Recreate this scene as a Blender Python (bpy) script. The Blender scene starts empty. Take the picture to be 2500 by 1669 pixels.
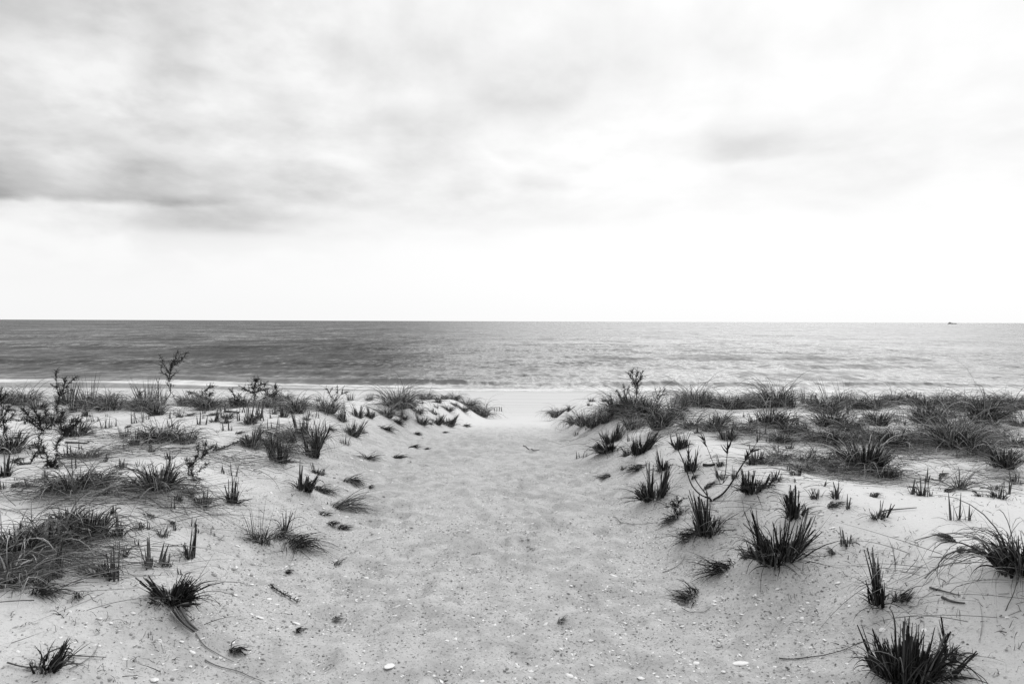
import bpy, math, random
import numpy as np
import bmesh
from mathutils import Matrix, Vector

S = bpy.context.scene
C = S.collection
R = math.radians
rng = np.random.default_rng(11)
random.seed(5)

# ------------------------------------------------------------------ camera
F = 1667.0                       # focal length in pixels of the 2500 px wide photograph
EYE = 1.70
PITCH = math.atan(50.5 / F)
CM = (Matrix.Rotation(math.pi / 2 - PITCH, 3, 'X') @ Matrix.Rotation(R(0.2), 3, 'Z'))
cd = bpy.data.cameras.new('camera')
cd.lens = 24.0
cd.sensor_width = 36.0
cd.clip_start = 0.05
cd.clip_end = 60000
cam = bpy.data.objects.new('camera', cd)
cam.matrix_world = Matrix.Translation((0, 0, EYE)) @ CM.to_4x4()
C.objects.link(cam)
S.camera = cam

# ------------------------------------------------------------------ exposure, sun, sky
S.view_settings.view_transform = 'Standard'
S.view_settings.look = 'None'
S.view_settings.exposure = 0.1
S.view_settings.gamma = 1.0
SUN_AZ, SUN_EL = R(23), R(44)     # to the right of the view, behind the cloud
sd = bpy.data.lights.new('sun', 'SUN')
sd.energy = 1.5
sd.angle = R(50)
sd.color = (1, 1, 1)
sun = bpy.data.objects.new('sun', sd)
sv = Vector((math.sin(SUN_AZ) * math.cos(SUN_EL), math.cos(SUN_AZ) * math.cos(SUN_EL), math.sin(SUN_EL)))
sun.rotation_euler = sv.to_track_quat('Z', 'Y').to_euler()
C.objects.link(sun)


class NT:
    """short hand for building node trees out of maths"""
    def __init__(self, tree):
        self.t = tree
        tree.nodes.clear()

    def n(self, kind, **kw):
        x = self.t.nodes.new(kind)
        for k, v in kw.items():
            setattr(x, k, v)
        return x

    def set(self, sock, v):
        if isinstance(v, bpy.types.NodeSocket):
            self.t.links.new(v, sock)
        else:
            sock.default_value = v

    def m(self, op, a, b=0.0, c=0.0, clamp=False):
        x = self.n('ShaderNodeMath', operation=op, use_clamp=clamp)
        self.set(x.inputs[0], a)
        self.set(x.inputs[1], b)
        self.set(x.inputs[2], c)
        return x.outputs[0]

    def add(self, *a):
        r = a[0]
        for b in a[1:]:
            r = self.m('ADD', r, b)
        return r

    def mul(self, *a):
        r = a[0]
        for b in a[1:]:
            r = self.m('MULTIPLY', r, b)
        return r

    def sub(self, a, b):
        return self.m('SUBTRACT', a, b)

    def step(self, x, lo, hi, a=0.0, b=1.0):
        q = self.n('ShaderNodeMapRange', interpolation_type='SMOOTHSTEP')
        self.set(q.inputs['Value'], x)
        self.set(q.inputs['From Min'], lo)
        self.set(q.inputs['From Max'], hi)
        self.set(q.inputs['To Min'], a)
        self.set(q.inputs['To Max'], b)
        return q.outputs[0]

    def gauss(self, x, c, s):
        d = self.m('DIVIDE', self.sub(x, c), s)
        return self.m('EXPONENT', self.mul(d, d, -1.0))

    def noise(self, vec, scale, detail=4, rough=0.5, dist=0.0, color=False):
        q = self.n('ShaderNodeTexNoise')
        self.set(q.inputs['Vector'], vec)
        q.inputs['Scale'].default_value = scale
        q.inputs['Detail'].default_value = detail
        q.inputs['Roughness'].default_value = rough
        q.inputs['Distortion'].default_value = dist
        return q.outputs['Color' if color else 'Fac']

    def xyz(self, x, y, z):
        q = self.n('ShaderNodeCombineXYZ')
        for i, v in enumerate((x, y, z)):
            self.set(q.inputs[i], v)
        return q.outputs[0]

    def sep(self, v):
        q = self.n('ShaderNodeSeparateXYZ')
        self.set(q.inputs[0], v)
        return q.outputs

    def grey(self, v):
        return self.xyz(v, v, v)

    def mix(self, f, a, b):
        return self.add(a, self.mul(f, self.sub(b, a)))


w = bpy.data.worlds.new('World')
S.world = w
w.use_nodes = True
T = NT(w.node_tree)
sky = T.n('ShaderNodeTexSky', sky_type='NISHITA', sun_disc=False)
sky.sun_elevation = SUN_EL
sky.sun_rotation = SUN_AZ
sky.dust_density = 3.0
bw = T.n('ShaderNodeRGBToBW')
T.t.links.new(sky.outputs[0], bw.inputs[0])
b1 = T.n('ShaderNodeBackground')
T.set(b1.inputs[0], T.grey(T.mul(bw.outputs[0], 0.15)))      # what the overcast lets through
b1.inputs[1].default_value = 0.05
gen = T.n('ShaderNodeTexCoord').outputs['Generated']
dx, dy, dz = T.sep(gen)
az = T.m('ARCTAN2', dx, dy)
el = T.m('ARCSINE', dz)
# a flat cloud deck seen in perspective
hz = T.m('ADD', T.m('MAXIMUM', dz, 0.0), 0.16)
deck = T.xyz(T.m('DIVIDE', dx, hz), T.m('DIVIDE', dy, hz), 0.0)
big = T.noise(deck, 0.75, 3, 0.45, 0.1)
mid = T.noise(deck, 1.9, 5, 0.5, 0.1)
fine = T.noise(T.xyz(T.mul(az, 7.0), T.mul(el, 15.0), 3.1), 1.0, 6, 0.5, 0.15)
def billow(de):
    e = T.add(el, de)
    v = T.xyz(T.mul(az, 5.6), T.m('DIVIDE', T.mul(e, 19.0), T.add(0.55, T.mul(e, 1.6))), 8.4)
    return T.noise(v, 1.0, 8, 0.52, 0.10)


puff = billow(0.0)
relief = T.sub(billow(0.012), puff)            # thicker above than here: a shaded underside
wav = T.mul(T.sub(fine, 0.5), 0.05)            # ragged edges
elw = T.add(el, wav)
azw = T.add(az, T.mul(T.sub(mid, 0.5), 0.25))
cloudy = T.mul(T.step(azw, -0.50, 0.42, 1.0, 0.42), T.step(elw, 0.09, 0.20))
tex = T.add(T.mul(T.sub(big, 0.5), 0.7), T.mul(T.sub(mid, 0.5), 0.25), T.mul(T.sub(fine, 0.5), 0.5), T.mul(T.sub(T.step(puff, 0.38, 0.62), 0.5), 0.95), T.mul(relief, 3.8), 0.70)
grey = T.mul(cloudy, T.m('MAXIMUM', tex, 0.0), T.step(el, 0.24, 0.46, 0.225, 0.165))
base1 = T.mul(T.step(T.add(el, T.mul(wav, 0.45), T.mul(az, -0.048)), 0.166, 0.177), T.m('EXPONENT', T.mul(T.m('MAXIMUM', T.sub(el, 0.140), 0.0), -17.0)), T.step(azw, -0.48, -0.36, 1.0, 0.0), T.add(0.7, T.mul(T.step(puff, 0.35, 0.6), 0.3)), 0.32)
base2 = T.mul(T.gauss(azw, -0.40, 0.085), T.step(T.add(el, T.mul(wav, 0.25)), 0.110, 0.126), T.gauss(el, 0.130, 0.026), 0.20)
cl3 = T.mul(T.gauss(azw, 0.34, 0.11), T.step(T.add(el, T.mul(wav, 0.2)), 0.210, 0.224), T.gauss(elw, 0.228, 0.030), T.add(0.06, T.mul(puff, 0.16)))
cl4 = T.mul(T.gauss(azw, 0.03, 0.06), T.step(T.add(el, T.mul(wav, 0.3)), 0.178, 0.196), T.gauss(elw, 0.19, 0.02), 0.12)
low = T.mul(T.step(az, -0.1, -0.5), T.step(fine, 0.40, 0.62), T.step(el, 0.02, 0.14), 0.10)
bright = T.sub(T.add(0.86, T.mul(T.step(az, -0.6, 0.3), 0.035), T.mul(T.gauss(az, 0.65, 0.55), T.gauss(el, 0.95, 0.26), 0.8)), T.mul(T.step(el, 0.18, 0.40), T.step(el, 0.8, 0.5), 0.035))   # brightest where the sun stands behind the cloud
dark = T.add(grey, base1, base2, cl3, cl4, low)
lit = T.m('MAXIMUM', T.sub(bright, dark), 0.2)
# the far half of the sky, behind the camera, stays an even grey overcast
lit = T.mix(T.step(dy, -0.15, 0.25), T.add(0.62, T.mul(dx, 0.12)), lit)
lit = T.mul(lit, T.step(el, -0.06, -0.01, 0.35, 1.0))
b2 = T.n('ShaderNodeBackground')
T.set(b2.inputs[0], T.grey(lit))
b2.inputs[1].default_value = 1.0
ad = T.n('ShaderNodeAddShader')
T.t.links.new(b1.outputs[0], ad.inputs[0])
T.t.links.new(b2.outputs[0], ad.inputs[1])
wo = T.n('ShaderNodeOutputWorld')
T.t.links.new(ad.outputs[0], wo.inputs[0])

# ------------------------------------------------------------------ terrain function
_perm = np.random.default_rng(3).permutation(512)
_grad = np.random.default_rng(4).uniform(-1, 1, (512, 2))


def perlin(x, y, seed=0):
    x = np.asarray(x, float)
    y = np.asarray(y, float)
    xi = np.floor(x).astype(int)
    yi = np.floor(y).astype(int)
    fx, fy = x - xi, y - yi
    u = fx * fx * fx * (fx * (fx * 6 - 15) + 10)
    v = fy * fy * fy * (fy * (fy * 6 - 15) + 10)

    def g(i, j):
        h = _perm[(_perm[(i + seed * 37) & 511] + j) & 511]
        return _grad[h, 0] * (x - i) + _grad[h, 1] * (y - j)
    a = g(xi, yi) * (1 - u) + g(xi + 1, yi) * u
    b = g(xi, yi + 1) * (1 - u) + g(xi + 1, yi + 1) * u
    return a * (1 - v) + b * v


def sst(x, a, b):
    t = np.clip((x - a) / (b - a), 0, 1)
    return t * t * (3 - 2 * t)


PY = np.array([-12, 4, 8, 12, 17, 22, 30, 38, 44, 52, 90])
PZ = np.array([0, 0, -.13, -.42, -.9, -1.42, -2.02, -2.45, -2.80, -3.3, -6.5])


def path_z(y):
    return (np.interp(y - 1.0, PY, PZ) + np.interp(y, PY, PZ) + np.interp(y + 1.0, PY, PZ)) / 3


PW = np.array([-10, 3.2, 5, 8.2, 11, 14, 17, 19, 22, 60])
PL = np.array([-1.1, -1.06, -1.2, -1.57, -1.7, -1.55, -1.0, -.75, -.8, -1.0])      # left and right toe of the path
PR = np.array([1.4, 1.25, .98, .88, .85, .80, .95, 1.1, 1.3, 1.5])


def path_mask(x, y):
    """1 on the walked path, 0 on the dunes either side"""
    wd = np.interp(y, [0, 12, 18], [1.0, 1.0, .62])
    l = sst(np.interp(y, PW, PL) - x, -.1, 1.7 * wd)
    r = sst(x - np.interp(y, PW, PR), -.1, 1.35 * wd)
    return 1 - np.maximum(l, r)


HUMPS = []          # (x, y, radius, height) little hummocks that hold the larger tufts


def ground(x, y):
    x = np.asarray(x, float)
    y = np.asarray(y, float)
    pz = path_z(y)
    fl = 1 - path_mask(x, y)
    top = np.interp(y, [-10, 3, 6, 9, 13, 15, 18, 21], [.5, .44, .40, .30, .07, -.14, -.46, -.70])
    damp = 1 - .6 * sst(y, 14, 18)
    top = top + damp * (.22 * perlin(x / 2.6, y / 3.2, 1) + .10 * perlin(x / 1.1, y / 1.2, 2))
    crest = 14.5 + .9 * perlin(x / 3.0, 7.7, 3)
    crest = crest + np.where(x < 0, 5.8 * sst(x, -6.2, -4.0), 4.8 * (1 - sst(x, 2.6, 4.4)))
    drop = 1 - sst(y, crest, crest + np.interp(crest, [15, 20], [5.5, 3.0]))
    z = pz + (top - pz) * fl * drop
    # footprints and blown sand
    pm = path_mask(x, y) * (1 - sst(y, 14, 22))
    z = z + pm * (.030 * perlin(x / .55, y / .6, 5) + .016 * perlin(x / .15, y / .16, 6) + tread_at(x, y))
    z = z + .012 * perlin(x / .7, y / .5, 8) * (1 - sst(y, 20, 30))
    z = z + .05 * perlin(x / 9, y / 3, 9) * sst(y, 20, 26) * (1 - sst(y, 38, 43))
    for hx, hy, hr, hh in HUMPS:
        z = z + hh * np.exp(-((x - hx) ** 2 + (y - hy) ** 2) / (hr * hr))
    return z


def tread():
    """relief of the trodden path on a 2 cm raster: overlapping prints with pushed-up rims"""
    g = np.random.default_rng(17)
    gx, gy = np.arange(-4, 4, .02), np.arange(1, 19, .02)
    z = np.zeros((len(gy), len(gx)))
    for _ in range(900):
        y = g.uniform(1.4, 18)
        l, r = np.interp(y, PW, PL) - .2, np.interp(y, PW, PR) + .2
        x = l + (r - l) * g.beta(1.6, 1.6)
        a = g.normal(math.pi / 2, .35)
        L, W, d = g.uniform(.13, .20), g.uniform(.06, .10), g.uniform(.005, .018)
        i0, i1 = np.searchsorted(gx, [x - .5, x + .5])
        j0, j1 = np.searchsorted(gy, [y - .5, y + .5])
        X, Y = np.meshgrid(gx[i0:i1] - x, gy[j0:j1] - y)
        u, v = X * math.cos(a) + Y * math.sin(a), -X * math.sin(a) + Y * math.cos(a)
        q = (u / L) ** 2 + (v / W) ** 2
        z[j0:j1, i0:i1] += -d * np.exp(-q) + d * .75 * np.exp(-((np.sqrt(q) - 1.45) / .40) ** 2)
    return z


TREAD = tread()


def tread_at(x, y):
    i = np.clip((np.asarray(x) + 4) / .02, 0, TREAD.shape[1] - 1.001)
    j = np.clip((np.asarray(y) - 1) / .02, 0, TREAD.shape[0] - 1.001)
    i0, j0 = i.astype(int), j.astype(int)
    u, v = i - i0, j - j0
    return (TREAD[j0, i0] * (1 - u) + TREAD[j0, i0 + 1] * u) * (1 - v) + (TREAD[j0 + 1, i0] * (1 - u) + TREAD[j0 + 1, i0 + 1] * u) * v


_ts = np.concatenate([np.linspace(1.5, 20, 900), np.linspace(20.1, 70, 300)])


def ray(px, py):
    d = CM @ Vector(((px - 1250) / F, -(py - 834.5) / F, -1.0))
    return d / d.y


def at(px, py, dune=True):
    """where on the sand the photograph shows the pixel (px, py)"""
    d = ray(px, py)
    dif = EYE + d.z * _ts - ground(d.x * _ts, _ts)
    lim = 21.5 if dune else 70
    k = np.nonzero((dif <= 0) & (_ts < lim))[0]
    if len(k) and k[0] > 0:
        i = k[0]
        t0, t1 = _ts[i - 1], _ts[i]
        f = dif[i - 1] / (dif[i - 1] - dif[i] + 1e-9)
        t = t0 + f * (t1 - t0)
    else:
        sel = np.nonzero((_ts > 9) & (_ts < lim))[0]
        t = _ts[sel[np.argmin(dif[sel] / _ts[sel])]]
    x, y = d.x * t, t
    return Vector((x, y, float(ground(x, y))))


# ------------------------------------------------------------------ materials
def material(name):
    m = bpy.data.materials.new(name)
    m.use_nodes = True
    return m, NT(m.node_tree)


def finish(m, T, col, rough=.8, normal=None, spec=.3):
    p = T.n('ShaderNodeBsdfPrincipled')
    T.set(p.inputs['Base Color'], T.grey(col) if not isinstance(col, float) else (col, col, col, 1))
    T.set(p.inputs['Roughness'], rough)
    T.set(p.inputs['Specular IOR Level'], spec)
    if normal is not None:
        T.set(p.inputs['Normal'], normal)
    o = T.n('ShaderNodeOutputMaterial')
    T.t.links.new(p.outputs[0], o.inputs[0])
    return m


def blade_material(name, lo, hi, power=1.6):
    m, T = material(name)
    isl = T.n('ShaderNodeNewGeometry').outputs['Random Per Island']
    obj = T.n('ShaderNodeTexCoord').outputs['Object']
    x, y, z = T.sep(obj)
    streak = T.noise(T.xyz(T.mul(x, 90.0), T.mul(y, 90.0), T.mul(z, 9.0)), 1.0, 3, .6)
    v = T.add(lo, T.mul(T.m('POWER', isl, power), hi - lo))
    v = T.mul(v, T.add(0.55, T.mul(streak, 0.9)))
    return finish(m, T, v, .75, spec=.25)


M = {}
M['stubble'] = blade_material('stubble', .014, .27, 2.3)
M['black'] = blade_material('black_stubble', .005, .15, 2.9)
M['dry'] = blade_material('dry_grass', .045, .58, 2.4)
M['wisp'] = blade_material('wispy_grass', .03, .13, 1.2)
M['strand'] = blade_material('fallen_strand', .06, .40, 1.8)
M['leaf'] = blade_material('shrub_leaf', .008, .05, 1.5)
M['leafgrey'] = blade_material('shrub_leaf_grey', .03, .12, 1.4)

m, T = material('bark')
p = T.n('ShaderNodeTexCoord').outputs['Object']
n = T.noise(p, 60, 5, .6)
M['bark'] = finish(m, T, T.add(.008, T.mul(n, .045)), .8, spec=.2)
m, T = material('weathered_wood')
n = T.noise(T.n('ShaderNodeTexCoord').outputs['Object'], 45, 5, .6)
M['wood'] = finish(m, T, T.add(.02, T.mul(n, .12)), .85, spec=.2)

m, T = material('shell')
p = T.n('ShaderNodeTexCoord').outputs['Object']
n = T.noise(p, 40, 4, .6)
r = T.n('ShaderNodeNewGeometry').outputs['Random Per Island']
M['shell'] = finish(m, T, T.add(.62, T.mul(n, .26), T.mul(r, .06)), .45, spec=.4)
m, T = material('pebble')
r = T.n('ShaderNodeNewGeometry').outputs['Random Per Island']
n = T.noise(T.n('ShaderNodeTexCoord').outputs['Object'], 90, 3, .6)
M['pebble'] = finish(m, T, T.mul(T.add(.08, T.mul(r, .32)), T.add(.6, T.mul(n, .8))), .6)

m, T = material('sand')
geo = T.n('ShaderNodeNewGeometry').outputs['Position']
gx, gy, gz = T.sep(geo)
pa = T.n('ShaderNodeAttribute', attribute_name='path').outputs['Fac']
wet = T.n('ShaderNodeAttribute', attribute_name='wet').outputs['Fac']
blot = T.noise(geo, 1.3, 5, .6)
blot2 = T.noise(geo, 7.0, 4, .6)
grain = T.noise(geo, 260, 2, .7)
speck = T.noise(geo, 62, 3, .7)
speck2 = T.noise(T.xyz(T.mul(gx, 55.0), T.mul(gy, 75.0), 9.0), 1.0, 3, .7)
beachband = T.noise(T.xyz(T.mul(gx, .05), T.mul(gy, 1.1), 4.0), 1.0, 4, .55)
col = T.add(.665, T.mul(T.sub(blot, .5), .05), T.mul(T.sub(grain, .5), .16))
gritty = T.m('MULTIPLY', pa, T.step(T.add(blot2, T.mul(T.sub(blot, .5), .8)), .38, .64))
col = T.sub(col, T.mul(gritty, .12))
col = T.sub(col, T.mul(pa, .15))
col = T.mul(col, T.add(1.0, T.mul(T.step(speck, .55, .66), T.add(.10, T.mul(pa, .50)), -1.0), T.mul(T.step(speck2, .66, .71), T.add(.02, T.mul(pa, .45)))))
col = T.mul(col, T.sub(1.0, T.mul(T.step(gy, 21.0, 27.0), T.add(.06, T.mul(T.step(beachband, .45, .65), .12)))))
col = T.mul(col, T.sub(1.0, T.mul(wet, .14)))
hgt = T.add(T.mul(grain, .0025), T.mul(speck, .004), T.mul(T.noise(geo, 22, 4, .6), T.add(.006, T.mul(pa, .012))))
bp = T.n('ShaderNodeBump')
bp.inputs['Strength'].default_value = .6
bp.inputs['Distance'].default_value = 1.0
T.set(bp.inputs['Height'], hgt)
M['sand'] = finish(m, T, col, T.sub(.9, T.mul(wet, .3)), bp.outputs[0], .2)

m, T = material('sea_water')
geo = T.n('ShaderNodeNewGeometry').outputs['Position']
gx, gy, gz = T.sep(geo)


def slope(sx, sy, detail, off):
    c = T.noise(T.xyz(T.mul(gx, sx), T.mul(gy, sy), off), 1.0, detail, .6, color=True)
    a, b, _ = T.sep(c)
    return T.sub(a, .5), T.sub(b, .5)


a1, b1_ = slope(2.2, 1.1, 2, 0.0)
a2, b2_ = slope(.62, .30, 2, 5.0)
a3, b3_ = slope(.17, .075, 2, 9.0)
a4, b4_ = slope(.045, .020, 3, 13.0)
a5, b5_ = slope(.012, .06, 3, 17.0)
patch = T.noise(T.xyz(T.mul(gx, .010), T.mul(gy, .045), 2.0), 1.0, 4, .55)
amp = T.step(patch, .35, .65, .6, 1.25)
nx = T.add(T.mul(a1, amp, .45), T.mul(a2, amp, .38), T.mul(a3, .28), T.mul(a4, .22))
# the wave faces turned to the beach are the ones that show
ny = T.add(T.mul(b1_, amp, .80), T.mul(b2_, amp, .66), T.mul(b3_, .50), T.mul(b4_, .42), T.mul(b5_, .30), -.28)
sn = T.n('ShaderNodeNewGeometry').outputs['Normal']
vm = T.n('ShaderNodeVectorMath', operation='ADD')
T.set(vm.inputs[0], sn)
T.set(vm.inputs[1], T.xyz(nx, ny, 0.0))
vn = T.n('ShaderNodeVectorMath', operation='NORMALIZE')
T.t.links.new(vm.outputs[0], vn.inputs[0])
foam = T.n('ShaderNodeAttribute', attribute_name='foam').outputs['Fac']
fn = T.noise(T.xyz(T.mul(gx, .9), T.mul(gy, 2.6), 0.0), 1.0, 5, .65)
ff = T.step(T.add(foam, T.mul(T.sub(fn, .5), 1.3)), .40, .85)
shal = T.n('ShaderNodeAttribute', attribute_name='shallow').outputs['Fac']
WATER = finish(m, T, T.mix(ff, T.add(.048, T.mul(shal, .42)), .80), T.mix(ff, .18, .7), vn.outputs[0], .5)

M['sea'] = WATER
for q in WATER.node_tree.nodes:
    if q.type == 'BSDF_PRINCIPLED':
        q.inputs['IOR'].default_value = 1.333
m, T = material('ship_paint')
M['ship'] = finish(m, T, T.add(.05, T.mul(T.noise(T.n('ShaderNodeTexCoord').outputs['Object'], .3, 3), .08)), .5)
m, T = material('ship_white')
M['shipw'] = finish(m, T, T.add(.35, T.mul(T.noise(T.n('ShaderNodeTexCoord').outputs['Object'], .3, 3), .2)), .5)


# ------------------------------------------------------------------ mesh helpers
class MB:
    """collects vertices and faces and links them as one mesh object"""
    def __init__(self):
        self.v, self.f, self.n = [], [], 0

    def put(self, v, f):
        v = np.asarray(v, float).reshape(-1, 3)
        self.v.append(v)
        for q in (f if isinstance(f, list) else [f]):
            self.f.append(np.asarray(q, int) + self.n)
        self.n += len(v)

    def build(self, name, mat, parent=None, loc=None, smooth=True):
        v = np.concatenate(self.v)
        me = bpy.data.meshes.new(name)
        me.vertices.add(len(v))
        me.vertices.foreach_set('co', v.astype(np.float32).ravel())
        tot = np.concatenate([np.full(len(f), f.shape[1]) for f in self.f])
        idx = np.concatenate([f.ravel() for f in self.f])
        me.loops.add(len(idx))
        me.loops.foreach_set('vertex_index', idx.astype(np.int32))
        me.polygons.add(len(tot))
        me.polygons.foreach_set('loop_start', np.concatenate([[0], np.cumsum(tot)[:-1]]).astype(np.int32))
        me.polygons.foreach_set('loop_total', tot.astype(np.int32))
        me.polygons.foreach_set('use_smooth', np.full(len(tot), smooth))
        me.update(calc_edges=True)
        me.validate()
        me.materials.append(mat)
        o = bpy.data.objects.new(name, me)
        if parent:
            o.parent = parent
        if loc is not None:
            o.location = loc
        C.objects.link(o)
        return o


def tag(o, label=None, cat=None, group=None, kind=None):
    for k, v in (('label', label), ('category', cat), ('group', group), ('kind', kind)):
        if v:
            o[k] = v
    return o


def empty(name, loc):
    o = bpy.data.objects.new(name, None)
    o.empty_display_size = .1
    o.location = loc
    C.objects.link(o)
    return o


def U(a, b, n=None):
    return rng.uniform(a, b, n)


def blades(mb, base, phi, th, bend, L, w, nseg=5, prism=False, loc=None, curl=0.0, taper=1.0, lift=.004):
    """n blades of grass at once: base (n,3), heading phi, elevation th, total bend, length, width.
    With loc given they come to rest on the sand round that point instead of passing through it."""
    n = len(base)
    one = np.ones(n)
    phi, th, bend, L, w = (one * np.asarray(q, float) for q in (phi, th, bend, L, w))
    curl = one * np.asarray(curl, float)
    p = np.array(base, float)
    rho = U(0, math.pi, n)
    rings = []
    lf = U(.001, .02, n) + lift
    for s in range(nseg + 1):
        t = s / nseg
        tt = th - bend * t ** 1.3
        ph = phi + curl * t
        d = np.stack([np.cos(tt) * np.cos(ph), np.cos(tt) * np.sin(ph), np.sin(tt)], 1)
        h = np.stack([-np.sin(ph), np.cos(ph), 0 * ph], 1)
        nn = np.cross(d, h)
        ww = w * (1 - np.asarray(taper) * t ** 1.6) * .5 + .0004
        if prism:
            ring = [p + (h * np.cos(a + rho)[:, None] + nn * np.sin(a + rho)[:, None]) * ww[:, None] for a in (0, 2.1, 4.2)]
        else:
            sd = h * np.cos(rho)[:, None] + nn * np.sin(rho)[:, None]
            ring = [p - sd * ww[:, None], p + sd * ww[:, None]]
        rings.append(np.stack(ring, 1))
        p = p + d * (L / nseg)[:, None]
        if loc is not None and s > 0:
            g = ground(p[:, 0] + loc[0], p[:, 1] + loc[1]) - loc[2] + lf
            p[:, 2] = np.maximum(p[:, 2], g)
    V = np.stack(rings, 1)                      # n, nseg+1, k, 3
    k = V.shape[2]
    st = (nseg + 1) * k
    b = (np.arange(n) * st)[:, None, None]
    s = (np.arange(nseg) * k)[None, :, None]
    if prism:
        j = np.arange(3)[None, None, :]
        a0, a1 = b + s + j, b + s + (j + 1) % 3
        fc = np.stack([a0, a1, a1 + k, a0 + k], -1).reshape(-1, 4)
    else:
        a0 = b + s
        fc = np.stack([a0, a0 + 1, a0 + 3, a0 + 2], -1).reshape(-1, 4)
    mb.put(V.reshape(-1, 3), fc)


def tube(mb, pts, r0, r1, k=5):
    pts = [Vector(q) for q in pts]
    n = len(pts)
    V = []
    for i, q in enumerate(pts):
        d = (pts[min(i + 1, n - 1)] - pts[max(i - 1, 0)]).normalized()
        a = d.cross(Vector((.3, 1, .2))).normalized()
        b = d.cross(a)
        r = r0 + (r1 - r0) * i / (n - 1)
        V += [q + (a * math.cos(6.283 * j / k) + b * math.sin(6.283 * j / k)) * r for j in range(k)]
    f = [[i * k + j, i * k + (j + 1) % k, (i + 1) * k + (j + 1) % k, (i + 1) * k + j] for i in range(n - 1) for j in range(k)]
    mb.put([list(q) for q in V], np.array(f))


def leaves(mb, c, size, droop=.4):
    """small curled leaves round the points c (n,3)"""
    n = len(c)
    size = np.ones(n) * size * U(.6, 1.4, n)
    ph = U(0, 6.283, n)
    th = U(-1.2, .9, n) - droop
    d = np.stack([np.cos(th) * np.cos(ph), np.cos(th) * np.sin(ph), np.sin(th)], 1)
    h = np.stack([-np.sin(ph), np.cos(ph), 0 * ph], 1)
    nn = np.cross(d, h)
    r = U(0, 3.14, n)
    sd = h * np.cos(r)[:, None] + nn * np.sin(r)[:, None]
    up = np.cross(sd, d)
    s = size[:, None]
    V = np.stack([c, c + d * s * .5 + sd * s * .28 + up * s * .12, c + d * s + up * s * -.15, c + d * s * .5 - sd * s * .28 + up * s * .12], 1)
    b = (np.arange(n) * 4)[:, None]
    mb.put(V.reshape(-1, 3), np.concatenate([np.hstack([b, b + 1, b + 2]), np.hstack([b, b + 2, b + 3])]))

# ------------------------------------------------------------------ ground, sea
def axis(lo, hi, step, lim, grow):
    a = list(np.arange(lo, hi + 1e-6, step))
    s = step
    while a[-1] < lim:
        s *= grow
        a.append(a[-1] + s)
    return a


def sheet(xs, ys, fz):
    X, Y = np.meshgrid(xs, ys)
    Z = fz(X, Y)
    v = np.stack([X, Y, Z], -1).reshape(-1, 3)
    nx, ny = len(xs), len(ys)
    i, j = np.meshgrid(np.arange(nx - 1), np.arange(ny - 1))
    a = (j * nx + i).ravel()
    return X, Y, v, np.stack([a, a + 1, a + nx + 1, a + nx], 1)


def attr(o, name, val):
    a = o.data.attributes.new(name, 'FLOAT', 'POINT')
    a.data.foreach_set('value', np.asarray(val, np.float32).ravel())


SEA = -2.80


def shore(x):
    """distance of the water's edge from the camera line"""
    return 43.6 + 5.0 * sst(-x, 4, 34) + .9 * perlin(x / 17, 2.2, 12) + .35 * perlin(x / 5, 4.2, 13)


def build_ground():
    xr = axis(0, 3.6, .04, 95, 1.032)
    xs = np.array([-q for q in xr[:0:-1]] + xr)
    ys = np.array([-8, -6, -4.5, -3, -2, -1, 0, .6, 1.1] + list(np.arange(1.5, 9, .04)) + list(np.arange(9, 20, .075)) + axis(20, 20.2, .1, 95, 1.025))
    X, Y, v, f = sheet(xs, ys, ground)
    mb = MB()
    mb.put(v, f)
    o = mb.build('ground', M['sand'])
    tag(o, kind='structure', label='pale sand of the dunes, path and beach')
    pm = path_mask(X, Y)
    attr(o, 'path', np.clip(pm * 1.3, 0, 1) * (1 - sst(Y, 12, 18)))
    attr(o, 'wet', sst(Y, shore(X) - 4.5, shore(X) - 1.0))
    return o


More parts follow.
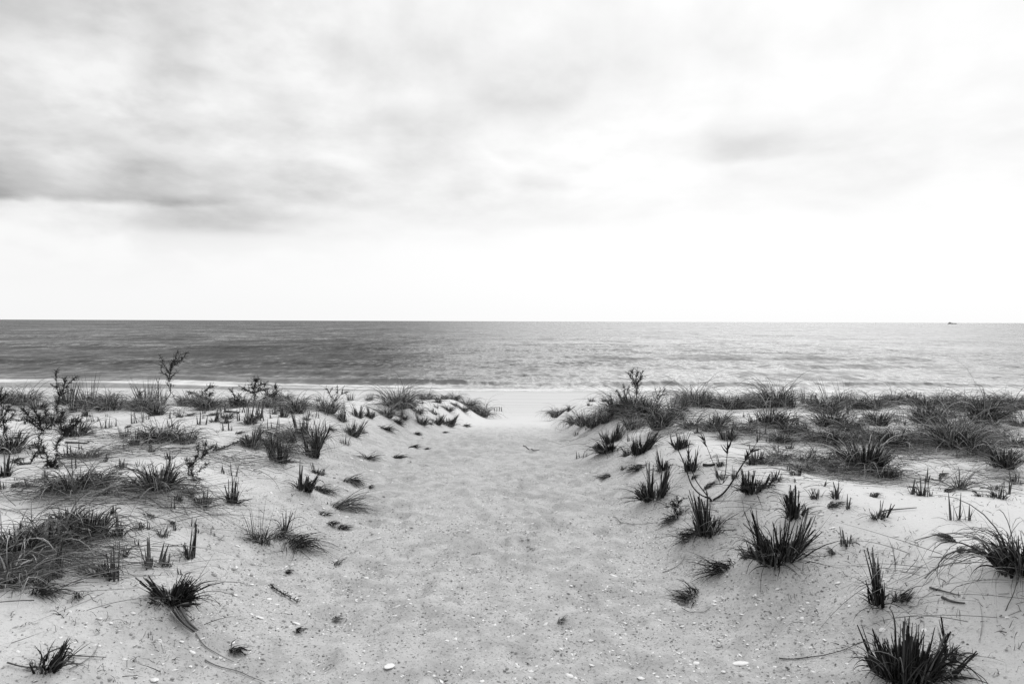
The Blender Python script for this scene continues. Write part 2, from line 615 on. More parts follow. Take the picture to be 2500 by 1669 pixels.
def build_sea():
    xr = axis(0, 48, .45, 30000, 1.11)
    xs = np.array([-q for q in xr[:0:-1]] + xr)
    ys = np.array(axis(38, 62, .16, 40000, 1.045))

    def wave(x, y):
        d = y - shore(x)
        z = 0 * x
        for (yy, h, wd, sd, ln) in ((4.6, .42, 1.3, 21, 14), (12.5, .34, 2.0, 22, 25), (24, .30, 3.0, 23, 40), (40, .26, 4.0, 24, 60), (62, .24, 5.0, 25, 80)):
            pos = yy + 1.6 * perlin(x / 22, sd * 1.7, sd)
            a = np.clip(.30 + 1.3 * perlin(x / ln, sd * 3.1, sd + 7), .0, 1)
            q = (d - pos) / wd
            q = np.where(q < 0, q * 1.9, q * .7)         # steep face towards the beach
            z = z + 1.5 * h * a * np.exp(-q * q)
        z = z + .05 * perlin(x / 5, y / 2.2, 31) * sst(d, 0, 3)
        z = z + .16 * perlin(x / 30, y / 9, 32) * sst(d, 4, 20)
        fade = 1 - sst(y, 140, 260)
        edge = sst(d, -.5, 3.0)
        return SEA + z * fade * edge - .9 * (1 - sst(d, -3.0, -.2)) + .04
    X, Y, v, f = sheet(xs, ys, wave)
    mb = MB()
    mb.put(v, f)
    o = mb.build('sea', M['sea'])
    tag(o, kind='structure', label='grey sea with low swell breaking on the beach')
    d = Y - shore(X)
    fo = np.exp(-((d - .5 - .5 * perlin(X / 6, 8.8, 46)) / .80) ** 2) * np.clip(.82 + .7 * perlin(X / 10, 6.1, 45), 0, .95)
    n1 = perlin(X / 12, d / 1.5, 41)
    fo = fo + np.exp(-((d - 2.2 - 1.2 * perlin(X / 15, 1.1, 42)) / 1.0) ** 2) * np.clip(.55 + 1.2 * perlin(X / 9, 3.3, 43), 0, 1)
    fo = fo + np.exp(-((d - 5.0 - 1.6 * perlin(X / 22, 21 * 1.7, 21)) / .5) ** 2) * np.clip(-.05 + 1.5 * perlin(X / 11, 5.3, 44), 0, .8)
    fo = fo + .35 * np.clip(n1 * 1.6, 0, 1) * np.exp(-((d - 3) / 3.0) ** 2)
    fo = fo + np.exp(-((d - 8.5 - 2.2 * perlin(X / 26, 4.7, 51)) / .9) ** 2) * np.clip(-.1 + 1.5 * perlin(X / 12, 9.3, 52), 0, .75)
    fo = fo + .28 * np.clip(perlin(X / 7, d / .8, 53) * 2, 0, 1) * np.exp(-((d - 4) / 4.5) ** 2)
    attr(o, 'foam', fo)
    sh = np.exp(-np.maximum(d, 0) / 6.0) * np.clip(.75 + .8 * perlin(X / 14, d / 1.6, 54), .1, 1)
    attr(o, 'shallow', sh)
    return o


# ------------------------------------------------------------------ plants
def scale(p):
    return p.y / F          # metres per photograph pixel at that point


MATS = []                   # where fallen strands collect: (x, y, radius, number)


def disc(n, r):
    a = U(0, 6.283, n)
    q = r * np.sqrt(U(0, 1, n))
    return np.stack([q * np.cos(a), q * np.sin(a), U(-.03, -.005, n)], 1), a, q / max(r, 1e-6)


def tilt(phi, th, lean):
    d = np.stack([np.cos(th) * np.cos(phi), np.cos(th) * np.sin(phi), np.sin(th)], 1) + np.array([lean[0], lean[1], 0])
    d /= np.linalg.norm(d, axis=1)[:, None]
    return np.arctan2(d[:, 1], d[:, 0]), np.arcsin(np.clip(d[:, 2], -1, 1))


def stubble_parts(o, loc, w, h, lean, mat='stubble', dens=1.0, drape=1.0, spread=1.0, foot=.30):
    """a tuft is a handful of sheathed bundles, each with its own height and tilt, fraying at the tip"""
    px = scale(loc)
    rb = foot * w
    ang = math.atan2(.5 * w - rb * .6, h) * spread
    m = int(np.clip(w / .030 * dens, 3, 26))
    c, a, q = disc(m, rb)
    hf = .34 + .60 * U(0, 1, m) ** 1.9
    hf *= 1 + .28 * np.cos(a - U(0, 6.28)) * q
    hf[rng.integers(0, m)] = 1.08
    hf[rng.integers(0, m)] = 1.0
    ph_m = a + U(-.9, .9, m)
    th_m = math.pi / 2 - ang * (q ** .8) * U(.3, 1.9, m) - U(0, .08, m)
    k = int(np.clip(w * 30, 3, 9))
    n = m * k
    i = np.repeat(np.arange(m), k)
    b = c[i] + np.stack([rng.normal(0, .010, n), rng.normal(0, .010, n), np.zeros(n)], 1)
    phi, th = tilt(ph_m[i] + rng.normal(0, .25, n), np.clip(th_m[i] + rng.normal(0, .06, n), .05, 1.57), lean)
    L = h * 1.12 * hf[i] * (.62 + .38 * U(0, 1, n) ** .7)
    wd = np.maximum(np.minimum(U(.006, .015, n), w * .13), .8 * px)
    mb = MB()
    blades(mb, b, phi, th, U(-.12, .22, n), L, wd, 4, True, None, U(-.2, .2, n), U(.45, .9, n))
    # shorter broken sheaths close the gaps
    n5 = int(n * .9)
    b, a, q = disc(n5, rb)
    phi, th = tilt(a + U(-.5, .5, n5), math.pi / 2 - ang * (q ** .8) * U(.4, 1.5, n5), lean)
    blades(mb, b, phi, th, U(-.1, .3, n5), h * U(.18, .55, n5), np.maximum(np.minimum(U(.006, .016, n5), w * .14), .8 * px), 3, True, None, U(-.2, .2, n5), .75)
    # snapped sheaths that fold over
    n6 = max(3, int(m * 1.1))
    b, a, q = disc(n6, rb)
    phi, th = tilt(a + U(-1, 1, n6), U(.9, 1.5, n6), lean)
    blades(mb, b, phi, th, U(1.6, 3.0, n6), h * U(.6, 1.25, n6), np.maximum(U(.004, .010, n6), .7 * px), 7, False, loc, U(-.8, .8, n6), .7)
    # split fibres at the tips and round the foot
    n2 = int(n * 1.3)
    i = rng.integers(0, m, n2)
    b = c[i] + np.stack([rng.normal(0, .014, n2), rng.normal(0, .014, n2), np.zeros(n2)], 1)
    phi, th = tilt(ph_m[i] + rng.normal(0, .6, n2), np.clip(th_m[i] + rng.normal(-.05, .16, n2), .05, 1.57), lean)
    blades(mb, b, phi, th, U(-.1, .7, n2), h * 1.1 * hf[i] * U(.4, 1.08, n2), np.maximum(U(.0025, .006, n2), .5 * px), 4, False, None, U(-.6, .6, n2))
    # low splayed blades that hide the foot
    n4 = int(np.clip(w * 170, 5, 75))
    b, a, q = disc(n4, rb)
    blades(mb, b, a + U(-.6, .6, n4), U(.05, .9, n4), U(.2, 1.5, n4), w * U(.22, .72, n4) * (1 + .5 * np.cos(a - U(0, 6.28))), np.maximum(U(.004, .009, n4), .6 * px), 5, False, loc, U(-.5, .5, n4))
    mb.build('stubble', M[mat], o)
    n3 = int(np.clip(w * 85 * drape, 0, 45))
    if n3 > 3:
        mb = MB()
        b, a, q = disc(n3, rb * 1.1)
        phi, th = tilt(a + U(-.8, .8, n3), U(.15, 1.2, n3), lean)
        blades(mb, b, phi, th, U(.9, 2.4, n3), U(.5, 1.25, n3) * max(h, w * .7), np.maximum(U(.002, .0055, n3), .45 * px), 7, False, loc, U(-.8, .8, n3))
        mb.build('dry_foliage', M['dry' if mat == 'stubble' else 'stubble'], o)


def droop_parts(o, loc, w, h, lean, dens=1.0, dark=1.0, reach=1.0, mat='dry'):
    px = scale(loc)
    rb = .26 * w
    mb = MB()
    n = int(np.clip(w * 230 * dark, 14, 150))
    b, a, q = disc(n, rb * 1.25)
    phi, th = tilt(a, math.pi / 2 - .6 * q * U(.4, 1.4, n), lean)
    blades(mb, b, phi, th, U(0, .7, n), h * U(.4, 1.0, n), np.maximum(np.minimum(U(.006, .016, n), w * .12), .7 * px), 4, True, None, U(-.3, .3, n), .85)
    mb.build('stubble', M['black' if dark > 1 else 'stubble'], o)
    mb = MB()
    # a thatch of long blades that rise, arch over and hang to the sand
    n = int(np.clip(w * 340 * dens, 36, 330))
    b, a, q = disc(n, rb * 1.1)
    phi, th = tilt(a + U(-1.7, 1.7, n), U(.45, 1.5, n), (lean[0] * .6, lean[1] * .6))
    up = h * U(.6, 1.3, n)
    L = up * U(1.4, 2.7, n) * reach
    blades(mb, b, phi, th, U(1.5, 3.4, n), L, np.maximum(U(.003, .0085, n), .85 * px * U(.6, 1.5, n)), 8, False, loc, U(-.8, .8, n))
    # and some thrown wide over the sand
    n = int(np.clip(w * 120 * dens, 8, 90))
    b, a, q = disc(n, rb * 1.2)
    phi, th = tilt(a + U(-.6, .6, n), U(.4, 1.1, n), lean)
    blades(mb, b, phi, th, U(.8, 1.9, n), U(.7, 1.3, n) * max(h, w * .8) * reach, np.maximum(U(.0022, .0055, n), .45 * px), 8, False, loc, U(-.9, .9, n))
    mb.build('dry_foliage', M[mat], o)
    MATS.append((loc.x, loc.y, w * .9, int(np.clip(w * 32, 3, 26))))


def wisp_parts(o, loc, w, h, lean, dens=1.0):
    n = int(np.clip(w * 150 * dens, 4, 110))
    mb = MB()
    b, a, q = disc(n, .30 * w)
    ang = math.atan2(.3 * w, h)
    phi, th = tilt(a, math.pi / 2 - ang * q * U(.4, 1.6, n) - U(0, .08, n), lean)
    blades(mb, b, phi, th, U(0, .45, n), h * U(.45, 1.06, n), np.maximum(U(.0022, .005, n), 1.0 * scale(loc)), 6, False, None, U(-.3, .3, n))
    mb.build('tall_foliage', M['wisp'], o)
    if w > .12:
        n = int(w * 150)
        mb = MB()
        b, a, q = disc(n, .4 * w)
        blades(mb, b, a + U(-1, 1, n), U(.4, 1.3, n), U(.8, 2.2, n), h * U(.25, .6, n), U(.0025, .005, n), 6, False, loc)
        mb.build('dry_foliage', M['dry'], o)


def spike_parts(o, loc, w, h, lean):
    n = int(np.clip(w / .035, 2, 9))
    mb = MB()
    b = np.stack([np.linspace(-.5, .5, n) * w * .8 + U(-.01, .01, n), U(-.4, .4, n) * min(w, .12), np.full(n, -.02)], 1) if n > 2 else np.array([[0, 0, -.02], [w * .3, 0.01, -.02]])
    phi, th = tilt(U(0, 6.28, n), math.pi / 2 - U(0, .22, n), lean)
    L = h * U(.5, 1.02, n)
    L[0 if n < 3 else n // 2] = h * 1.03
    blades(mb, b, phi, th, U(-.1, .15, n), L, np.clip(U(.012, .026, n), .006, max(.011, h * .13)), 4, True, None, 0, .85)
    n2 = n * 3
    bb = b[np.arange(n2) % n] + np.stack([U(-.012, .012, n2), U(-.012, .012, n2), 0 * U(0, 1, n2)], 1)
    phi, th = tilt(U(0, 6.28, n2), math.pi / 2 - U(.05, .5, n2), lean)
    blades(mb, bb, phi, th, U(0, .4, n2), h * U(.2, .75, n2), U(.003, .006, n2), 4)
    mb.build('stubble', M['stubble'], o)
    n3 = n * 4
    mb = MB()
    bb = b[np.arange(n3) % n]
    blades(mb, bb, U(0, 6.28, n3), U(.1, .8, n3), U(.6, 1.6, n3), U(.05, .16, n3), U(.002, .004, n3), 5, False, loc)
    mb.build('dry_foliage', M['dry'], o)


def lying_parts(o, loc, w, h, deg, fan=.5, mat='black'):
    """dead clump lying on the slope, its blades combed towards deg (0 right, 90 away, -90 towards the viewer)"""
    n = int(np.clip(w * 330, 22, 160))
    mb = MB()
    d = R(deg)
    c = np.array([math.cos(d), math.sin(d)])
    b, a, q = disc(n, min(w, .5) * .22)
    b[:, :2] -= c * w * .30
    phi = d + U(-fan, fan, n)
    blades(mb, b, phi, U(0, .8, n), U(.5, 1.5, n), w * U(.45, 1.1, n), np.maximum(U(.003, .007, n), .5 * scale(loc)), 6, False, loc, U(-.5, .5, n), .9)
    n = max(4, n // 6)
    b, a, q = disc(n, min(w, .5) * .2)
    b[:, :2] -= c * w * .30
    blades(mb, b, d + U(-1.6, 1.6, n), U(.2, 1.0, n), U(.5, 1.8, n), h * U(.4, .9, n) + .02, U(.004, .011, n), 5, True, loc, U(-.5, .5, n), .9)
    mb.build('stubble', M[mat], o)
    n = max(6, int(w * 50))
    mb = MB()
    b, a, q = disc(n, min(w, .5) * .3)
    blades(mb, b, d + U(-1.4, 1.4, n), U(0, .7, n), U(.4, 1.6, n), w * U(.4, 1.1, n), U(.002, .004, n), 6, False, loc, U(-1.4, 1.4, n))
    mb.build('dry_foliage', M['strand'], o)


def shrub(o, loc, s, branches, leaf=5.0, mat='leaf', dens=1.0, thick=1.5):
    """branches: (points in photo pixels right/up of the base, leaf weight); each branch leans its own way in depth"""
    done = []
    for pts, wt in branches:
        q0 = Vector((pts[0][0] * s, 0, pts[0][1] * s))
        y0 = 0.0
        if done:
            y0 = min(done, key=lambda c: (c.x - q0.x) ** 2 + (c.z - q0.z) ** 2).y
        sl = U(-.55, .55)
        P = []
        ln = 0
        prev = q0
        for x, z in pts:
            q = Vector((x * s, 0, z * s))
            ln += (q - prev).length
            prev = q
            P.append(Vector((q.x, y0 + sl * ln, q.z)))
        # smooth, slightly crooked line
        L = []
        for a, b in zip(P[:-1], P[1:]):
            for t in np.linspace(0, 1, 5)[:-1]:
                j = .07 * (b - a).length
                L.append(a.lerp(b, t) + Vector((U(-j, j), U(-j, j), U(-j, j))) * (0 if t == 0 else 1))
        L.append(P[-1])
        done += L
        main = thick * s * (1.0 if len(done) == len(L) else .7)
        mb = MB()
        tube(mb, L, main * .8, main * .3)
        mb.build('branch' if len(done) != len(L) else 'stem', M['bark'], o)
        if wt > 0:
            A = np.array([list(q) for q in L])
            nt = int(np.clip(wt * dens * ln / s * .42, 4, 70))
            k = rng.integers(0, len(L) - 1, nt)
            t = U(0, 1, nt)[:, None]
            c = A[k] * (1 - t) + A[k + 1] * t
            main_d = (A[k + 1] - A[k])
            main_d /= np.linalg.norm(main_d, axis=1)[:, None] + 1e-9
            dd = main_d + rng.normal(0, .75, (nt, 3))
            dd /= np.linalg.norm(dd, axis=1)[:, None]
            ph, th = np.arctan2(dd[:, 1], dd[:, 0]), np.arcsin(np.clip(dd[:, 2], -1, 1))
            TL = leaf * s * U(1.2, 3.2, nt) * (.6 + .4 * min(wt, 1.6))
            mb = MB()
            blades(mb, c, ph, th, 0, TL, s * .75, 2, True, None, 0, .6)
            per = 5
            j = np.repeat(np.arange(nt), per)
            f = U(.15, 1.05, nt * per)[:, None]
            lc = c[j] + dd[j] * TL[j][:, None] * f + rng.normal(0, .35, (nt * per, 3)) * s
            lc[:, 2] = np.maximum(lc[:, 2], .005)
            leaves(mb, lc, leaf * s * .52, .2)
            mb.build('foliage', M[mat], o)


def auto_shrub(w, h, n=5, wt=1.0):
    B = [([(0, 0), (U(-.1, .1) * w, h * .35)], wt * .6)]
    for i in range(n):
        x = (i / (n - 1) - .5) * w if n > 1 else 0
        B.append(([(U(-.05, .05) * w, h * U(.1, .35)), (x * .6, h * U(.45, .65)), (x, h * U(.65, 1.0) * (1 - .3 * abs(x) / max(w, 1)))], wt))
    return B


def on_sand(pxs, lift=.006, sub=6):
    P = [at(*q) for q in pxs]
    L = []
    for i in range(len(P) - 1):
        p0, p1, p2, p3 = P[max(i - 1, 0)], P[i], P[i + 1], P[min(i + 2, len(P) - 1)]
        for t in np.linspace(0, 1, sub + 1)[:-1]:
            q = .5 * ((2 * p1) + (p2 - p0) * t + (2 * p0 - 5 * p1 + 4 * p2 - p3) * t * t + (3 * p1 - p0 - 3 * p2 + p3) * t ** 3)
            L.append(Vector((q.x, q.y, float(ground(q.x, q.y)) + lift)))
    q = P[-1]
    L.append(Vector((q.x, q.y, float(ground(q.x, q.y)) + lift)))
    return L


def line_thing(name, pxs, r, mat, label, cat, group=None, r1=None, leafy=0.0, lift=.006):
    L = on_sand(pxs, lift)
    o = empty(name, L[0])
    mb = MB()
    tube(mb, [q - L[0] for q in L], r, r * .4 if r1 is None else r1)
    mb.build('stem', M[mat], o)
    if leafy:
        s = scale(L[0])
        n = int(leafy)
        A = np.array([list(q - L[0]) for q in L])
        k = rng.integers(0, len(L) - 1, n)
        t = U(0, 1, n)[:, None]
        c = A[k] * (1 - t) + A[k + 1] * t + rng.normal(0, 1, (n, 3)) * s * 2.5
        c[:, 2] = np.maximum(c[:, 2], A[k][:, 2])
        mb = MB()
        leaves(mb, c, 4.5 * s)
        mb.build('foliage', M['leaf'], o)
    tag(o, label, cat, group)
    return o

# ------------------------------------------------------------------ what stands where
# kind, x, y of the foot in the photograph, width, height, label, landmark phrase, options
T_, D_, W_, S_, P_, H_ = 'TDWSPH'
G = [
 # --- left dune, near the viewer
 (T_, 421, 1486, 175, 95, 'black fan-shaped grass clump with a bent tail trailing on the sand', 'the black fan clump', dict(lean=(.28, -.2), mat='black', spread=1.5, drape=.4, dens=1.3, hump=.05, foot=.15)),
 (T_, 122, 1645, 96, 84, 'small dark tuft with long blades swept to the right, lowest on the left', 'the lowest left tuft', dict(lean=(.35, .1), mat='black', hump=.04)),
 (T_, 290, 1308, 32, 66, 'thick upright dark bundle at the right end of the matted grass bank', 'the thick dark bundle', {}),
 (D_, 215, 1305, 115, 65, 'dark drooping grass against the thick upright bundle on the left bank', 'the dark drooping bank grass', dict(dark=1.6)),
 (D_, 125, 1330, 120, 70, 'matted bank of curled dry grass in the middle of the left bank', 'the curled bank grass', {}),
 (D_, 40, 1345, 120, 85, 'matted dry grass at the left edge of the picture, under the bank', 'the left edge mat', {}),
 (D_, 30, 1420, 130, 45, 'low combed grass spilling over the sand at the left picture edge', None, dict(reach=1.4)),
 (D_, 165, 1275, 90, 40, None, None, {}),
 (T_, 30, 1398, 16, 56, 'single thick leaning stalk in the matted left edge grass', None, dict(lean=(-.15, 0))),
 (T_, 97, 1430, 30, 62, 'pale stubby bundle at the front foot of the left grass bank', 'the pale stubby bundle', {}),
 (T_, 138, 1408, 28, 88, 'tall slim stubble bundle leaning right beside the pale stubby bundle', None, dict(lean=(.12, 0))),
 (T_, 275, 1420, 34, 96, 'tall narrow stubble column standing alone in front of the left bank', 'the tall narrow column', dict(spread=.6)),
 (D_, 235, 1400, 75, 30, 'flattened grass lying against the tall narrow stubble column', None, dict(lean=(-.5, 0))),
 (T_, 306, 1360, 14, 42, None, None, {}),
 (T_, 366, 1384, 30, 90, 'three sharp dark spikes with a cluster of stubs at their foot', 'the three sharp spikes', dict(drape=.3)),
 (S_, 388, 1375, 10, 60, 'slim leaning spike beside the three sharp dark spikes', None, dict(lean=(.2, 0))),
 (T_, 401, 1382, 22, 36, 'short bushy stub to the right of the three sharp spikes', None, {}),
 (T_, 460, 1360, 38, 76, 'bottle-shaped tuft with feathery upright blades, alone on clear sand', 'the bottle-shaped tuft', {}),
 (S_, 421, 1292, 14, 32, 'lone leaning black spike on the smooth left sand', 'the lone leaning spike', dict(lean=(.35, 0))),
 (S_, 361, 1292, 8, 28, None, None, {}),
 (S_, 467, 1284, 20, 30, None, None, dict(lean=(.2, 0))),
 (S_, 517, 1291, 12, 14, None, None, {}),
 (S_, 438, 1404, 9, 26, 'short leaning stake of grass behind the black fan clump', None, {}),
 (W_, 632, 1318, 85, 108, 'sparse open spray of tall thin blades on the left flank', 'the sparse tall spray', dict(dens=.35)),
 (D_, 640, 1322, 60, 26, None, None, dict(dark=1.4)),
 (T_, 692, 1296, 24, 62, 'pointed dark tuft standing just right of the sparse tall spray', 'the pointed flank tuft', {}),
 (P_, 735, 1335, 120, 60, 'large sprawling dead clump lying down the left flank of the path', 'the sprawling dead clump', dict(deg=-35, fan=.7)),
 (P_, 690, 1312, 60, 40, 'dark dead tussock at the upper end of the sprawling dead clump', None, dict(deg=10, fan=1.2)),
 (P_, 812, 1283, 34, 22, 'left one of two small dead sprigs beside the path edge', 'the two dead sprigs', dict(deg=-20)),
 (P_, 838, 1292, 36, 18, 'right one of two small dead sprigs beside the path edge', None, dict(deg=5)),
 (P_, 790, 1256, 30, 22, None, None, dict(deg=60, fan=.9, mat='stubble')),
 (P_, 850, 1240, 110, 22, 'dry curved stalks strewn flat across the left path edge', 'the strewn curved stalks', dict(deg=-8, fan=.35, mat='dry')),
 (P_, 825, 1378, 28, 16, None, None, dict(deg=55, fan=.4, mat='dry')),
 (P_, 575, 1594, 50, 20, 'small frayed tangle of dead roots on the bare lower left sand', 'the frayed root tangle', dict(deg=-15, fan=.5)),
 (P_, 730, 1543, 28, 14, None, None, dict(deg=-20)),
 (P_, 705, 1399, 22, 10, None, None, dict(deg=0)),
 (P_, 822, 1516, 30, 12, None, None, dict(deg=15, mat='dry')),
 (P_, 115, 1452, 90, 14, 'curled dead leaf litter below the left grass bank', None, dict(deg=-8, mat='stubble')),
 (P_, 190, 1462, 40, 10, None, None, dict(deg=-60, mat='dry')),
 # --- left dune, middle
 (T_, 742, 1207, 55, 80, 'upright black tuft leaning over the left side of the path', 'the black path-side tuft', dict(mat='black', lean=(.12, 0), hump=.05)),
 (T_, 776, 1157, 36, 30, 'small spiky tuft fanned behind the black path-side tuft', None, dict(lean=(.15, 0))),
 (P_, 785, 1200, 66, 26, 'dark dead blades sliding downhill from the black path-side tuft', None, dict(deg=-28, fan=.35)),
 (P_, 903, 1122, 46, 52, 'curled ball of dead grass on the shelly left slope', 'the curled dead ball', dict(deg=-60, fan=1.4)),
 (P_, 974, 1119, 44, 22, 'wedge of matted dead grass beside the left edge of the path', 'the matted wedge', dict(deg=-35, fan=.25)),
 (S_, 1002, 1129, 6, 9, None, None, {}),
 (P_, 945, 1050, 44, 34, 'arching dead tussock hanging down the slope, behind the curled dead ball', None, dict(deg=-55, fan=.8)),
 (P_, 973, 1034, 46, 20, 'dark dead streak lying down the upper left slope', None, dict(deg=-42, fan=.2)),
 (P_, 1020, 1061, 26, 10, None, None, dict(deg=-35, fan=.2)),
 (P_, 1087, 1057, 20, 9, None, None, dict(deg=-45, fan=.2)),
 (P_, 1010, 1091, 28, 8, None, None, dict(deg=-10, fan=.3)),
 (P_, 1042, 1097, 22, 10, None, None, dict(deg=-55, fan=.3)),
 (P_, 862, 1178, 66, 26, 'fan of limp dead grass lying flat between shells on the slope', 'the limp dead fan', dict(deg=-38, fan=.6, mat='stubble')),
 (P_, 905, 1191, 16, 9, None, None, dict(deg=20)),
 (T_, 565, 1226, 52, 66, 'spiky black tuft at the right end of the left middle mat', 'the spiky mat-end tuft', dict(mat='black')),
 (T_, 492, 1240, 48, 42, 'bundle of short broken stubs with strands, in front of the middle mat', None, {}),
 (S_, 560, 1158, 40, 34, None, None, {}),
 (D_, 385, 1212, 100, 74, 'high mound of dry grass with strands hanging over its front, left dune', 'the high dry mound', dict(dark=1.3, hump=.06)),
 (T_, 408, 1160, 30, 55, 'grey upright tuft rising from the back of the high dry mound', None, {}),
 (D_, 175, 1210, 120, 50, 'wide low mound of silvery grass on the left dune', 'the wide silvery mound', dict(hump=.05)),
 (D_, 235, 1198, 70, 55, None, None, {}),
 (T_, 123, 1214, 18, 40, 'short dark bundle in front of the wide silvery mound', None, {}),
 (S_, 83, 1181, 16, 20, None, None, {}),
 (S_, 67, 1216, 14, 16, None, None, {}),
 (S_, 195, 1166, 10, 30, None, None, {}),
 (S_, 213, 1167, 16, 28, None, None, {}),
 (S_, 280, 1219, 14, 18, None, None, {}),
 (S_, 3, 1195, 10, 40, None, None, {}),
 (S_, 35, 1172, 6, 14, None, None, {}),
 (T_, 682, 1137, 56, 68, 'dense upright dark tuft with flat-cut top on the left dune shoulder', 'the flat-topped tuft', dict(mat='black', hump=.05)),
 (T_, 762, 1123, 50, 78, 'tall black tuft on the shoulder above the left slope', 'the tall shoulder tuft', dict(mat='black', drape=1.5, hump=.05)),
 (T_, 738, 1064, 44, 66, 'grey bristling tuft directly behind the tall shoulder tuft', None, dict(drape=2)),
 (D_, 700, 1075, 75, 36, 'grass combed flat to the left behind the tall shoulder tuft', None, dict(lean=(-.6, -.2))),
 (D_, 770, 1085, 40, 60, None, None, {}),
 (T_, 613, 1091, 56, 56, 'pale bristling tuft with strands lying round it, left dune middle', 'the pale bristling tuft', dict(drape=2.5)),
 (T_, 637, 1088, 14, 50, None, None, dict(spread=.5)),
 (T_, 608, 1034, 40, 48, 'pair of upright stubble clumps close together on bare sand', 'the paired clumps', {}),
 (T_, 632, 1020, 24, 40, None, None, {}),
 (S_, 640, 1026, 20, 24, None, None, dict(lean=(-.1, 0))),
 (S_, 660, 1021, 6, 24, None, None, {}),
 (S_, 668, 1048, 30, 32, None, None, {}),
 (S_, 556, 1051, 26, 30, None, None, {}),
 (S_, 530, 1055, 8, 10, None, None, {}),
 (S_, 490, 1036, 24, 34, None, None, {}),
 (S_, 538, 1021, 20, 20, None, None, {}),
 (D_, 556, 1021, 26, 18, None, None, {}),
 (W_, 495, 1010, 20, 26, None, None, {}),
 (S_, 494, 1022, 10, 14, None, None, {}),
 (S_, 412, 1022, 12, 22, None, None, {}),
 (S_, 424, 1013, 10, 16, None, None, {}),
 (T_, 441, 1018, 22, 24, None, None, {}),
 (D_, 380, 1013, 42, 30, 'dark cone of drooping grass under the twiggy grass bush', 'the dark grass cone', dict(dark=1.6)),
 (S_, 338, 1031, 34, 34, None, None, {}),
 (S_, 357, 1024, 12, 16, None, None, {}),
 (D_, 395, 1085, 105, 44, 'long low mound of grey grass with crossed pale stems', 'the crossed-stem mound', dict(dark=1.2, hump=.04)),
 (D_, 450, 1085, 70, 34, None, None, {}),
 (T_, 330, 1092, 34, 46, 'dark stub cluster at the left end of the crossed-stem mound', None, {}),
 (T_, 303, 1068, 22, 34, None, None, {}),
 (T_, 295, 1143, 26, 30, None, None, {}),
 (W_, 343, 1137, 24, 22, None, None, {}),
 (S_, 300, 1100, 8, 20, None, None, {}),
 # --- left edge and far left
 (T_, 10, 1163, 45, 66, 'dark tuft cut by the left picture edge, beside the twisted dark shrub', None, dict(mat='black')),
 (D_, 28, 1104, 56, 60, 'dark tuft under hanging dry grass near the left picture edge', 'the left edge tuft', dict(dark=1.8)),
 (S_, 192, 1098, 24, 28, None, None, {}),
 (T_, 165, 1118, 36, 34, None, None, {}),
 (S_, 175, 1143, 30, 32, None, None, {}),
 (D_, 205, 1118, 90, 22, None, None, {}),
 (D_, 185, 1064, 62, 42, 'dark mounded grass beside the right-leaning dark shrub', 'the shrub-side mound', dict(dark=1.6)),
 (D_, 130, 1030, 60, 30, None, None, {}),
 (S_, 229, 1028, 38, 22, None, None, {}),
 (S_, 265, 1044, 38, 28, 'row of short black stubs on bare sand, far left dune', 'the row of black stubs', {}),
 (S_, 258, 1016, 8, 12, None, None, {}),
 (S_, 26, 1026, 6, 14, None, None, {}),
 (D_, 60, 995, 72, 42, 'leftmost peaked grass mound on the dune crest', 'the leftmost peaked mound', dict(hump=.06)),
 (D_, 95, 998, 40, 24, None, None, {}),
 (W_, 170, 990, 46, 76, 'dense stand of tall pale grass on the far left crest', 'the tall pale grass', dict(dens=2.0)),
 (W_, 217, 992, 42, 88, 'thin open stand of tall grass right of the dense pale stand', 'the thin tall stand', dict(dens=.8)),
 (D_, 215, 996, 55, 24, None, None, {}),
 (D_, 265, 998, 76, 32, None, None, {}),
 (W_, 303, 985, 10, 26, None, None, {}),
 (W_, 360, 990, 62, 74, 'bushy twiggy grass on the crest left of the tallest shrub', 'the twiggy grass bush', dict(dens=1.8)),
 (W_, 395, 990, 36, 50, None, None, {}),
 (D_, 340, 1002, 70, 20, None, None, {}),
 (D_, 455, 990, 40, 28, None, None, {}),
 (D_, 520, 995, 56, 22, None, None, {}),
 (D_, 600, 994, 60, 22, None, None, {}),
 (D_, 672, 994, 56, 24, None, None, {}),
 (D_, 690, 976, 42, 22, None, None, {}),
 (D_, 660, 985, 40, 20, None, None, {}),
 (D_, 722, 1007, 54, 40, 'shaggy grey mound on the crest left of the thorny twig shrub', 'the shaggy grey mound', {}),
 (D_, 800, 1006, 60, 40, 'grass mound out of which the thorny twig shrub grows', None, {}),
 (T_, 834, 1027, 32, 44, 'upright stubble sheaf below the thorny twig shrub', 'the stubble sheaf', {}),
 (T_, 875, 1018, 30, 36, None, None, {}),
 (T_, 903, 1018, 32, 32, None, None, {}),
 (S_, 795, 1012, 14, 18, None, None, {}),
 (S_, 796, 1053, 18, 34, None, None, {}),
 (P_, 810, 1051, 26, 10, None, None, dict(deg=-20)),
 (T_, 860, 1062, 46, 46, 'splayed spiky tuft on the brow of the left slope', 'the splayed brow tuft', dict(lean=(.15, 0), spread=1.4)),
 (T_, 885, 1056, 20, 22, None, None, dict(lean=(.2, 0))),
 (W_, 842, 1085, 36, 34, 'thin young spikes in front of the splayed brow tuft', None, {}),
 (D_, 970, 1002, 86, 50, 'big domed grass mound on the far end of the left dune', 'the big domed mound', dict(hump=.06)),
 (W_, 975, 985, 50, 40, None, None, {}),
 (D_, 945, 1017, 42, 28, None, None, {}),
 (T_, 985, 1025, 30, 24, None, None, {}),
 (T_, 1030, 1037, 30, 34, None, None, {}),
 (T_, 1068, 1035, 30, 28, None, None, {}),
 (T_, 1095, 1038, 44, 32, 'low spiky tuft nearest the path at the far left dune end', None, {}),
 (T_, 1050, 1036, 16, 14, None, None, {}),
 (W_, 900, 978, 28, 16, None, None, {}),
